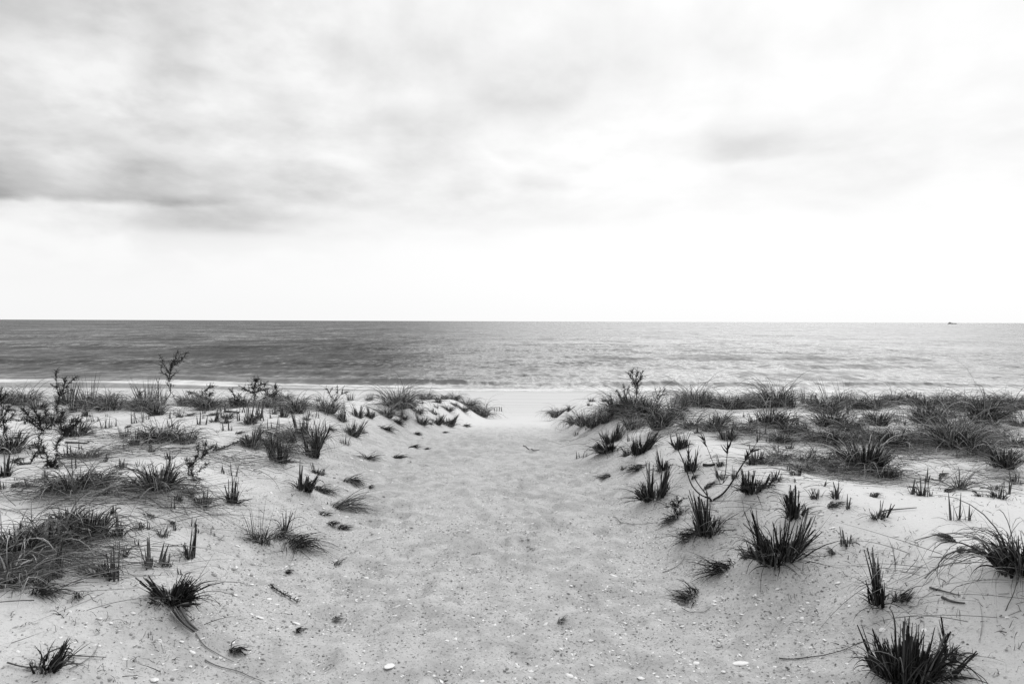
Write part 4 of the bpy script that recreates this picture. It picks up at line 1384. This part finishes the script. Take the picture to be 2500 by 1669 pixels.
# the forked bare shrub with leaf rosettes on its arms
p = at(1738, 1224)
s = scale(p)
o = empty('bare_shrub', p)
tag(o, 'forked bare shrub, its black curved arms ending in leaf rosettes', 'shrub')
ARMS = [
 ([(0, 0), (-4, 8), (-16, 12)], 2.6, 2.2, 0),
 ([(-4, 6), (-30, 16), (-48, 38), (-57, 74), (-70, 110), (-80, 128)], 1.9, 1.1, 11),
 ([(-8, 10), (-26, 32), (-46, 58), (-56, 86), (-66, 122)], 1.5, .9, 8),
 ([(2, 4), (26, 20), (44, 48), (62, 86), (86, 128)], 2.6, 1.5, 17),
 ([(-10, 12), (-14, 30), (-10, 42), (12, 40), (34, 36), (48, 56)], 1.3, .9, 0),
 ([(36, 40), (44, 66), (48, 100), (52, 124)], 1.1, .8, 12),
 ([(28, 38), (20, 70), (8, 110), (-4, 142)], .8, .6, 7),
 ([(84, 126), (96, 146), (104, 158)], .8, .4, 2),
 ([(-80, 128), (-92, 136)], .7, .4, 2),
]
done = [Vector((0, 0, 0))]
for i, (pts, t0, t1, nl) in enumerate(ARMS):
    sl = (0, .25, -.2, -.15, .3, .2, .35, -.1, .1)[i]
    P = []
    q0 = Vector((pts[0][0] * s, 0, pts[0][1] * s))
    y0 = min(done, key=lambda c: (c.x - q0.x) ** 2 + (c.z - q0.z) ** 2).y
    ln = 0
    for a, b in zip(pts[:-1], pts[1:]):
        for t in (0, .25, .5, .75):
            ln += math.hypot(b[0] - a[0], b[1] - a[1]) * s / 4
            P.append(Vector(((a[0] + (b[0] - a[0]) * t) * s, y0 + sl * ln, (a[1] + (b[1] - a[1]) * t) * s)))
    P.append(Vector((pts[-1][0] * s, y0 + sl * ln, pts[-1][1] * s)))
    for _ in range(3):
        P = [P[0]] + [(P[j - 1] + P[j] * 2 + P[j + 1]) / 4 for j in range(1, len(P) - 1)] + [P[-1]]
    done += P
    mb = MB()
    tube(mb, P, t0 * s, t1 * s, 6)
    mb.build('stem' if i == 0 else 'branch', M['bark'], o)
    if nl:
        mb = MB()
        d = (P[-1] - P[-3]).normalized()
        ph0 = math.atan2(d.y, d.x)
        for lvl in range(3):
            c = P[-1 - lvl * (1 if nl < 12 else 1)]
            n = max(1, nl // 3)
            th = np.arcsin(np.clip(d.z, -1, 1)) + U(-.75, .75, n)
            blades(mb, np.tile(list(c), (n, 1)), ph0 + U(-.9, .9, n) + (U(0, 1, n) > .5) * U(0, 2, n), th, U(-.5, .3, n), s * U(16, 30, n), s * U(3, 5.5, n), 5, False)
        mb.build('leaf_rosette', M['leaf'], o)

# sticks, runners and twigs on the sand
line_thing('twig', [(160, 1084), (187, 1085), (208, 1086), (220, 1081), (228, 1083)], .012, 'bark', 'curved dark twig on clear sand right of the shrub-side mound', 'twig', lift=.02)
line_thing('driftwood_stick', [(549, 1006), (566, 1007), (583, 1009)], .020, 'wood', 'short driftwood stick behind the small stubs, left dune', 'driftwood', r1=.014, lift=.015)
line_thing('driftwood_stick', [(1718, 1137), (1732, 1138), (1746, 1135)], .018, 'bark', 'short dark driftwood piece behind the forked bare shrub', 'driftwood', r1=.010, lift=.01)
line_thing('grass_stick', [(2150, 1253), (2190, 1247), (2238, 1243)], .006, 'wood', 'long straight stick lying right of the open stick tuft', 'stick', lift=.012)
line_thing('grass_runner', [(478, 1548), (500, 1578), (530, 1597), (571, 1617)], .0032, 'strand', 'buried runner curving out from the tail of the black fan clump', 'grass runner')
line_thing('grass_runner', [(500, 1612), (540, 1630), (600, 1648), (648, 1668)], .0032, 'strand', 'second buried runner, nearer the bottom edge, under the black fan clump', 'grass runner')
line_thing('grass_runner', [(1902, 1608), (1950, 1609), (2010, 1601), (2060, 1588), (2098, 1570)], .0030, 'bark', 'long thin runner curving up to the huge bottom tuft', 'grass runner')
line_thing('grass_runner', [(1618, 1398), (1640, 1390), (1660, 1377), (1673, 1358)], .0028, 'strand', 'curved strand on the sand behind the black root clump', 'grass runner')
line_thing('grass_runner', [(1497, 1262), (1530, 1277), (1560, 1280), (1594, 1278)], .0028, 'strand', 'bent strand on the sand in front of the fanned path tuft', 'grass runner')
line_thing('grass_runner', [(1665, 1486), (1690, 1496), (1714, 1496), (1736, 1482)], .0028, 'strand', 'hooked strand lying in front of the black root clump', 'grass runner')
line_thing('grass_runner', [(2258, 1424), (2285, 1400), (2330, 1388), (2395, 1386)], .004, 'dry', 'long strand arching left from the cut-off right tussock', 'grass runner', lift=.03)
line_thing('grass_runner', [(2300, 1460), (2325, 1470), (2356, 1474)], .008, 'stubble', 'short curved dry stalk left of the cut-off right tussock', 'grass runner')
line_thing('grass_runner', [(2270, 1436), (2305, 1445), (2345, 1456)], .005, 'stubble', 'straight dry stalk left of the cut-off right tussock', 'grass runner')
line_thing('twig', [(1278, 1088), (1290, 1096), (1304, 1100), (1317, 1098)], .008, 'bark', 'small bent twig lying on the open path, far end', 'twig')
line_thing('grass_runner', [(0, 1242), (50, 1254), (100, 1269)], .0028, 'strand', 'thin strand running in from the left edge behind the bank', 'grass runner')
line_thing('grass_runner', [(90, 1372), (140, 1400), (200, 1418), (280, 1418), (370, 1414)], .004, 'dry', 'long pale strand lying in front of the tall narrow column', 'grass runner', lift=.02)
line_thing('leafy_twig', [(521, 1105), (548, 1098), (572, 1088), (592, 1078)], .010, 'bark', 'trailing leafy twig lying between the middle dark shrub and the pale bristling tuft', 'twig', leafy=130, lift=.03)
line_thing('leafy_twig', [(660, 1430), (680, 1446), (705, 1460), (728, 1473)], .0035, 'bark', 'dead twig with serrated withered leaves on the left flank', 'twig', leafy=150, lift=.012)

line_thing('grass_runner', [(18, 1622), (55, 1632), (95, 1633), (150, 1624)], .0035, 'stubble', 'dark strand reaching left from the foot of the lowest left tuft', 'grass runner', lift=.01)
line_thing('grass_runner', [(165, 1604), (205, 1606), (259, 1609)], .0035, 'stubble', 'straight dark strand lying right of the lowest left tuft', 'grass runner', lift=.01)
line_thing('grass_runner', [(170, 1638), (205, 1619), (230, 1598), (241, 1574)], .0025, 'strand', 'pale strand curving up on the right of the lowest left tuft', 'grass runner', lift=.01)

# the bent tail of the black fan clump: a sheaf of old leaves
L = on_sand([(430, 1503), (440, 1518), (455, 1535), (478, 1552)], .02)
o = empty('leaf_sheath', L[0])
mb = MB()
for _ in range(16):
    off = Vector((U(-.03, .03), U(-.025, .025), U(0, .03)))
    tube(mb, [q - L[0] + off * (1 - .55 * i / len(L)) for i, q in enumerate(L)], .0035, .002, 4)
mb.build('sheath', M['dry'], o)
tag(o, 'pale bent sheath of old leaves hanging from the black fan clump', 'dead grass')

# bare forked stalk on the left crest
p = at(387, 985)
s = scale(p)
o = empty('bare_stalk', p)
tag(o, 'bare dark stalk with a forked tip beside the twiggy grass bush', 'stalk')
mb = MB()
tube(mb, [(0, 0, -.02), (-.4 * s, 0, 25 * s), (-2 * s, .02, 52 * s)], 1.5 * s, 1.0 * s)
mb.build('stem', M['bark'], o)
for a in (-5, 4):
    mb = MB()
    tube(mb, [(-2 * s, .02, 51 * s), ((-2 + a * .6) * s, .02, 57 * s), ((-2 + a) * s, .02, 63 * s)], .9 * s, .5 * s)
    mb.build('branch', M['bark'], o)

# four little stakes at the end of the path
for i, (x, hh) in enumerate(((1207, 6), (1213, 8), (1219, 9), (1224, 10))):
    p = at(x, 1003 + (i % 2), False)
    s = scale(p)
    o = empty('wooden_stake', p)
    mb = MB()
    tube(mb, [(0, 0, -.1), (.1 * s, 0, hh * s * .6), (.3 * s, 0, hh * s)], 1.1 * s, .8 * s, 6)
    tube(mb, [(.3 * s, 0, hh * s), (.35 * s, 0, hh * s + .012)], .8 * s, .02, 6)
    mb.build('post', M['wood'], o)
    tag(o, ('shortest and leftmost of four stakes where the path meets the beach', 'second from the left of four stakes where the path meets the beach',
            'third from the left of four stakes where the path meets the beach', 'tallest and rightmost of four stakes where the path meets the beach')[i], 'stake', 'stakes at the end of the path')

# ------------------------------------------------------------------ fallen grass: nobody could count it
PATCH = [(150, 1200, 110, 25, 260, 0), (290, 1218, 150, 18, 200, .1), (420, 1210, 70, 22, 150, .2), (60, 1390, 120, 40, 420, .5), (230, 1345, 100, 20, 140, .1),
 (200, 1125, 80, 14, 120, 0), (240, 1062, 80, 12, 90, 0), (380, 1085, 110, 28, 300, 0), (330, 1105, 90, 14, 120, 0), (640, 1115, 80, 32, 300, .2), (690, 1065, 60, 24, 150, .4),
 (560, 1125, 60, 18, 90, .4), (480, 1012, 80, 7, 80, 0), (260, 1002, 120, 9, 150, 0), (600, 995, 100, 8, 120, 0), (700, 1000, 60, 12, 120, 0), (80, 1010, 80, 10, 100, 0), (90, 1060, 90, 12, 100, 0), (380, 1290, 90, 30, 40, 0),
 (1700, 1030, 110, 26, 400, 0), (1800, 1062, 110, 11, 200, 0), (1900, 1078, 90, 16, 260, 0), (1960, 1105, 120, 14, 150, 0), (2100, 1072, 90, 18, 360, 0), (2040, 1152, 120, 18, 350, 0),
 (2150, 1176, 110, 11, 150, 0), (2300, 1085, 110, 24, 500, 0), (2420, 1130, 80, 24, 350, .2), (2200, 1112, 80, 14, 200, 0), (2370, 1062, 80, 18, 250, 0), (2430, 1042, 80, 18, 250, 0),
 (2250, 1022, 80, 22, 250, 0), (1950, 1042, 80, 14, 150, 0), (1870, 1137, 60, 11, 80, -.2), (1800, 1232, 80, 10, 50, .1), (2370, 1192, 110, 9, 80, 0), (1450, 1060, 60, 18, 70, .5), (2100, 1000, 120, 8, 150, 0),
 (2350, 1000, 120, 8, 150, 0), (1600, 1062, 60, 10, 70, .2), (2440, 1180, 60, 12, 80, 0), (2460, 1445, 60, 30, 60, .3), (2300, 1420, 70, 30, 16, .2)]
BX, BY, BA, BL = [], [], [], []
for cx, cy, rx, ry, n, ang in PATCH:
    for _ in range(max(4, n // (14 if cx < 1000 else 19))):
        p = at(cx + rx * U(-1, 1), cy + ry * U(-1, 1))
        k = 12
        BX += list(p.x + rng.normal(0, .12, k))
        BY += list(p.y + rng.normal(0, .10, k))
        BA += list(ang + rng.normal(0, .45, k) + (U(0, 1, k) > .5) * math.pi)
        BL += list(U(.18, .60, k))
for x, y, r, n in MATS:
    a = U(0, 6.283, n)
    q = r * np.sqrt(U(0, 1, n))
    BX += list(x + q * np.cos(a))
    BY += list(y + q * np.sin(a) * .7)
    BA += list(a * .4 + rng.normal(0, .8, n))
    BL += list(U(.12, .45, n))
BX, BY, BA, BL = map(np.array, (BX, BY, BA, BL))
n = len(BX)
ZB = ground(BX, BY)
mb = MB()
blades(mb, np.stack([BX, BY, ZB + U(.002, .03, n)], 1), BA, U(-.1, .35, n), U(.1, .8, n), BL, np.maximum(U(.0018, .0045, n), .45 * BY / F), 7, False, Vector((0, 0, 0)), U(-1.0, 1.0, n))
o = mb.build('fallen_grass', M['strand'])
tag(o, 'thin dry strands of fallen grass strewn between the tussocks', kind='stuff')

# little withered bits on the bare sand
k = 1000
px, py = U(0, 2500, k), 985 + 684 * U(0, 1, k) ** 1.1
X, Y = [], []
for a, b in zip(px, py):
    q = at(a, b)
    if path_mask(q.x, q.y) < .75:
        X.append(q.x)
        Y.append(q.y)
X, Y = np.array(X), np.array(Y)
n = len(X)
rep = 3
X = np.repeat(X, rep) + rng.normal(0, .02, n * rep)
Y = np.repeat(Y, rep) + rng.normal(0, .02, n * rep)
n *= rep
mb = MB()
blades(mb, np.stack([X, Y, ground(X, Y) + .002], 1), U(0, 6.28, n), U(0, .7, n), U(.2, 1.2, n), U(.012, .05, n) * (1 + 2 * (U(0, 1, n) > .94)), U(.0015, .004, n), 4, False, Vector((0, 0, 0)), U(-1, 1, n))
o = mb.build('grass_litter', M['stubble'])
tag(o, 'crumbs of withered grass on the bare sand', kind='stuff')

# ------------------------------------------------------------------ shells, pebbles, grit
def shell_mesh(mb, r, long=1.0, dome=.3, ribs=0, broken=0.0):
    """a valve lying on the sand, hinge at -y; long stretches it along x; broken bites the rim off"""
    na, nr = 28, 7
    top, bot = [], []
    ph = U(0, 6.28)
    rim = []
    for j in range(na):
        a = 6.2832 * j / na
        q = 1 - .10 * math.cos(2 * a + ph) * .6
        if broken:
            q *= 1 - broken * max(0, perlin(np.cos(a) * 1.6 + ph * 3, np.sin(a) * 1.6, 3)) * 1.6 - broken * .12 * rng.random()
        if math.sin(a) < -.6:
            q *= 1 + .10 * (-math.sin(a) - .6)
        rim.append(q)
    for i in range(nr + 1):
        f = i / nr
        for j in range(na):
            a = 6.2832 * j / na
            x = math.cos(a) * rim[j] * f * r * long
            y = math.sin(a) * rim[j] * f * r - (1 - f) * r * .25
            z = dome * r * (1 - f ** 2.2) + .004 * r / .04
            if ribs:
                z += .018 * r * math.cos(a * ribs) * f * (1 - f * .3)
            z += .02 * r * math.sin(f * 24)
            top.append((x, y, z))
            bot.append((x * .97, y * .97, max(z - .10 * r, -.004)))
    f = []
    for i in range(nr):
        for j in range(na):
            a, b = i * na + j, i * na + (j + 1) % na
            f.append([a, a + na, b + na, b])
    m = len(top)
    g = [[q[3] + m, q[2] + m, q[1] + m, q[0] + m] for q in f]
    e = [[nr * na + j, m + nr * na + j, m + nr * na + (j + 1) % na, nr * na + (j + 1) % na] for j in range(na)]
    mb.put(top + bot, np.array(f + g + e))


def put_shell(x, y, wpx, label, long=1.0, rot=0.0, dome=.3, ribs=0, broken=.3, group='white shells strewn on the sand', name='seashell'):
    p = at(x, y)
    s = scale(p)
    mb = MB()
    shell_mesh(mb, wpx * s * .5 / max(long, 1), long, dome, ribs, broken)
    o = mb.build(name, M['shell'])
    o.location = (p.x, p.y, p.z + .002)
    gx = float(ground(p.x + .03, p.y) - ground(p.x - .03, p.y)) / .06
    gy = float(ground(p.x, p.y + .03) - ground(p.x, p.y - .03)) / .06
    o.rotation_euler = (math.atan(gy) + U(-.15, .25), -math.atan(gx) + U(-.15, .15), rot)
    tag(o, label, 'shell', group)
    LMS.append((x, y))
    return o


LMS = []
put_shell(951, 1626, 52, 'long white clam shell standing out on the near path, left of centre', 2.5, R(76), .25, broken=.12)
put_shell(1808, 1620, 43, 'largest white clam shell, elongated, between the path and the huge bottom tuft', 1.9, R(12), .25, broken=.2)
LM += [('the long clam shell', 951, 1626), ('the largest clam shell', 1808, 1620)]
SHELLS = [
 (1390, 1650, 22, 'blocky white shell near the bottom edge, on the open path', 1.2), (1565, 1656, 20, 'folded white shell at the bottom edge, right half of the path', 1.1),
 (1700, 1619, 16, 'round white shell left of the largest clam shell', 1), (1766, 1640, 12, 'small white shell in front of the largest clam shell', 1), (377, 1660, 22, 'ribbed scallop-like white shell at the bottom left edge', 1.1),
 (1498, 1405, 20, 'long angular shell piece on the right half of the path', 1.9), (1395, 1430, 12, None, 1.6), (1332, 1524, 15, None, 1.7), (1442, 1564, 14, None, 1.4), (1445, 1624, 16, None, 1.8),
 (1605, 1652, 13, None, 1.4), (1914, 1656, 14, None, 1.8), (1745, 1468, 12, None, 1.4), (1665, 1529, 14, None, 2.0), (1695, 1521, 10, None, 1.3), (1843, 1455, 12, None, 1.2), (1898, 1438, 13, 'white shell lying under the front of the largest tuft', 1.3),
 (1411, 1337, 11, None, 1.6), (1357, 1250, 10, None, 1.2), (1298, 1250, 9, None, 1.5), (1825, 1573, 11, None, 1.5), (1848, 1586, 13, None, 1.9), (2045, 1423, 15, 'oval white shell alone on the smooth sand right of the largest tuft', 1.5),
 (2154, 1538, 18, 'round white shell half behind the top of the huge bottom tuft', 1.3), (2256, 1539, 16, 'chipped white shell above the ragged three-spike tuft', 1.3), (1972, 1472, 9, None, 1), (2073, 1480, 8, None, 1.2), (2003, 1257, 16, 'tilted white shell right of the thick splayed tuft', 1.8),
 (2032, 1289, 17, None, 2.2), (2188, 1309, 13, None, 1.8), (1955, 1306, 13, None, 1.9), (1958, 1510, 12, None, 1.2), (1900, 1510, 9, None, 1), (1985, 1520, 9, None, 1.2), (2120, 1346, 8, None, 1.5), (2180, 1342, 10, None, 1.7), (2270, 1362, 12, None, 2),
 (895, 1411, 16, 'cupped white shell with a dark shadow edge, left side of the path', 1.4), (940, 1378, 11, None, 1.3), (938, 1448, 14, None, 1.7), (971, 1480, 16, None, 2.0), (925, 1314, 11, 'upright oval white shell on the left side of the path', 1.2), (636, 1508, 20, 'half-moon white shell on the left flank above the frayed root tangle', 1.5),
 (724, 1522, 22, 'broad white shell piece right of the half-moon shell', 1.7), (615, 1427, 12, None, 1), (614, 1500, 13, None, 1.5), (698, 1496, 11, None, 1.5), (657, 1463, 13, None, 1), (676, 1476, 15, None, 1.7), (1060, 1650, 11, None, 1.3), (879, 1600, 8, None, 1.2),
 (1155, 1508, 10, None, 1.4), (965, 1503, 10, None, 1.2), (1177, 1663, 14, None, 1.2), (245, 1510, 13, None, 1.4), (271, 1521, 13, None, 1.5), (325, 1497, 13, None, 1.5), (390, 1565, 18, 'white shell fragment in front of the tail of the black fan clump', 2), (444, 1566, 13, None, 1.1),
 (580, 1333, 16, None, 1.8), (470, 1592, 18, 'pair-like flat white shell on the lower left sand', 1.9), (320, 1632, 16, None, 2), (242, 1577, 11, None, 1.2), (332, 1652, 12, 'small round pale shell beside the ribbed scallop-like shell', 1), (465, 1627, 10, None, 1), (151, 1532, 9, None, 1.8),
 (575, 1453, 11, None, 1), (1184, 1447, 9, None, 1.6), (1120, 1345, 8, None, 1.5), (1060, 1322, 9, None, 2), (1048, 1240, 8, None, 1.2), (1300, 1278, 8, None, 1.3), (790, 1256, 12, None, 1), (846, 1262, 13, None, 1.5), (790, 1241, 9, None, 1), (905, 1149, 10, None, 1.3),
 (858, 1118, 12, None, 1.9), (925, 1153, 9, None, 1.4), (882, 1124, 10, None, 1), (736, 1229, 11, None, 1.2), (662, 1203, 10, None, 1.4), (846, 1196, 10, None, 1), (1510, 1215, 9, None, 1.4), (1430, 1156, 10, None, 1.6), (1465, 1182, 9, None, 1.9), (1605, 1116, 11, None, 2.4),
 (1728, 1110, 11, None, 1.5), (1733, 1103, 12, None, 1.7), (1700, 1082, 9, None, 1.2), (1340, 1082, 9, None, 2), (1033, 1069, 8, None, 1.3), (1108, 1076, 7, None, 1.5), (760, 1560, 9, None, 1.3), (850, 1350, 9, None, 1.8), (1022, 1302, 9, None, 1.6), (1240, 1300, 7, None, 1.4),
]
for x, y, wp, lb, lg in SHELLS:
    kind = 'small white shell fragment' if wp < 13 else 'white shell fragment'
    put_shell(x, y, wp, lb or auto_label('X', x, y, wp, 0, kind), lg, U(-.7, .7), U(.15, .4), rng.choice([0, 0, 14]), .45 if lb is None else .3)

PEB = [(1751, 1585, 8), (1807, 1648, 9), (1306, 1656, 9), (1036, 1569, 9), (1238, 1632, 9), (1117, 1403, 7), (627, 1451, 11), (614, 1404, 13), (1402, 1429, 8), (1297, 1338, 11), (693, 1516, 9), (931, 1527, 8), (885, 1410, 9), (732, 1455, 10),
 (1787, 1437, 9), (340, 1579, 9), (268, 1658, 11), (241, 1653, 10), (421, 1656, 10), (1846, 1459, 12), (1664, 1525, 12), (1789, 1572, 9), (1523, 1456, 10), (1440, 1452, 12), (1160, 1530, 7), (1340, 1552, 7), (1005, 1288, 8), (880, 1278, 8), (905, 1272, 10),
 (909, 1304, 8), (816, 1167, 8), (826, 1178, 7), (937, 1212, 8), (2188, 1372, 8), (2165, 1480, 6), (2040, 1466, 6), (1290, 1316, 8), (660, 1532, 10), (700, 1530, 8), (570, 1390, 10), (615, 1378, 9), (632, 1577, 7), (480, 1622, 9), (520, 1402, 9), (525, 1405, 10), (1275, 1318, 8),
 (1890, 1640, 7), (1580, 1600, 6), (1340, 1455, 9), (770, 1577, 7), (683, 1574, 8), (548, 1505, 9), (320, 1548, 9), (1385, 1459, 7)]
for x, y, wp in PEB:
    p = at(x, y)
    r = wp * scale(p) * .5
    me_ = bpy.data.meshes.new('pebble')
    bm = bmesh.new()
    bmesh.ops.create_icosphere(bm, subdivisions=2, radius=r)
    sx, sy, sz, sd_ = U(.85, 1.2), U(.7, 1.05), U(.45, .75), U(0, 50)
    for v in bm.verts:
        q = 1 + .35 * float(perlin(v.co.x / r * 1.1 + sd_, v.co.y / r * 1.1 + v.co.z / r, 2))
        v.co = Vector((v.co.x * sx, v.co.y * sy, v.co.z * sz)) * q
    for f in bm.faces:
        f.smooth = True
    bm.to_mesh(me_)
    bm.free()
    me_.materials.append(M['pebble'])
    o = bpy.data.objects.new('pebble', me_)
    o.location = (p.x, p.y, p.z + r * .25)
    o.rotation_euler = (0, 0, U(0, 6.28))
    C.objects.link(o)
    tag(o, auto_label('X', x, y, wp, 0, 'dark pebble' if wp < 10 else 'larger dark pebble'), 'pebble', 'dark pebbles strewn on the sand')


def grit(n, lo, hi, flat, seed, name, mat, label, dens):
    g = np.random.default_rng(seed)
    Y = np.concatenate([g.uniform(1.8, 6, n), g.uniform(6, 15, n // 2), g.uniform(2, 9, n)])
    X = np.concatenate([g.uniform(-3.4, 3.4, n), g.uniform(-3.2, 2.8, n // 2), g.uniform(-5, 5, n)])
    keep = g.uniform(0, 1, len(X)) < dens(X, Y)
    X, Y = X[keep], Y[keep]
    n = len(X)
    Z = ground(X, Y)
    r = lo + (hi - lo) * g.uniform(0, 1, n) ** 7
    oc = np.array([[1, 0, 0], [0, 1, 0], [-1, 0, 0], [0, -1, 0], [0, 0, 1], [0, 0, -1]], float)
    V = np.tile(oc, (n, 1, 1)) * g.uniform(.6, 1.4, (n, 6, 1))
    V[:, :, 0] *= g.uniform(.9, 2.3, n)[:, None]
    V[:, :, 2] *= flat
    a = g.uniform(0, 6.28, n)
    c, s = np.cos(a)[:, None], np.sin(a)[:, None]
    x, y = V[:, :, 0] * c - V[:, :, 1] * s, V[:, :, 0] * s + V[:, :, 1] * c
    tl = g.uniform(-.35, .35, (n, 1))
    V = np.stack([x, y, V[:, :, 2] + x * tl], -1) * r[:, None, None] + np.stack([X, Y, Z + r * flat * .4], 1)[:, None, :]
    fc = np.array([[0, 1, 4], [1, 2, 4], [2, 3, 4], [3, 0, 4], [1, 0, 5], [2, 1, 5], [3, 2, 5], [0, 3, 5]])
    F_ = ((np.arange(n) * 6)[:, None, None] + fc[None]).reshape(-1, 3)
    mb = MB()
    mb.put(V.reshape(-1, 3), F_)
    o = mb.build(name, mat, smooth=False)
    tag(o, label, kind='stuff')


def d_path(x, y):
    pm = path_mask(x, y)
    cl = np.clip(.52 - 42 * tread_at(x, y) + .5 * perlin(x / .35, y / .4, 5 + 16) + .6 * perlin(x / .9, y / 1.1, 17), .04, 1)
    edge = pm * (1 - pm) * 4
    return np.clip((pm ** 1.5) * cl + .4 * edge * np.clip(perlin(x / .8, y / .8, 18) * 2 + .3, 0, 1) + .03, 0, 1) * np.where(y > 11, .5, 1)


grit(120000, .0013, .0075, .5, 5, 'dark_gravel', M['pebble'], 'dark grains and little stones trodden into the path', d_path)
grit(60000, .0014, .0095, .28, 6, 'shell_gravel', M['shell'], 'white crumbs of broken shell strewn over the path', lambda x, y: np.clip(d_path(x, y) * .75 + .03, 0, 1))

# ------------------------------------------------------------------ the ship on the horizon
d = ray(2325, 788)
t = 2600.0
o = empty('ship', (d.x * t, t, SEA))
tag(o, 'small dark ship on the horizon, far right', 'ship')
k = t / F


def hull_mb(L, B, Hh):
    mb = MB()
    st = [(-.5, .35, .8), (-.4, .8, .75), (-.1, 1, .7), (.2, .95, .72), (.4, .55, .85), (.5, .04, 1.0)]
    V = []
    for x, b, h in st:
        V += [(x * L, -b * B / 2, h * Hh), (x * L, -b * B / 2 * .7, 0), (x * L, b * B / 2 * .7, 0), (x * L, b * B / 2, h * Hh)]
    f = []
    for i in range(len(st) - 1):
        for j in range(4):
            f.append([i * 4 + j, i * 4 + (j + 1) % 4, i * 4 + 4 + (j + 1) % 4, i * 4 + 4 + j])
    f += [[0, 1, 2, 3], [20, 23, 22, 21]]
    mb.put(V, np.array(f))
    return mb


def box(mb, x0, x1, y0, y1, z0, z1):
    V = [(x, y, z) for x in (x0, x1) for y in (y0, y1) for z in (z0, z1)]
    mb.put(V, np.array([[0, 1, 3, 2], [4, 6, 7, 5], [0, 4, 5, 1], [2, 3, 7, 6], [0, 2, 6, 4], [1, 5, 7, 3]]))


hull_mb(22 * k, 6, 2.6 * k * .8).build('hull', M['ship'], o, smooth=False)
mb = MB()
box(mb, -8.5 * k, -2 * k, -2.2, 2.2, 1.5 * k, 3.1 * k)
box(mb, -7.5 * k, -4.5 * k, -1.8, 1.8, 3.1 * k, 4.2 * k)
mb.build('superstructure', M['shipw'], o, smooth=False)
mb = MB()
tube(mb, [(-6.3 * k, 0, 4 * k), (-6.3 * k, 0, 5.4 * k)], .25 * k, .12 * k)
mb.build('mast', M['ship'], o)
mb = MB()
box(mb, 0, 3 * k, -2, 2, 1.5 * k, 2.4 * k)
mb.build('deck_house', M['shipw'], o, smooth=False)
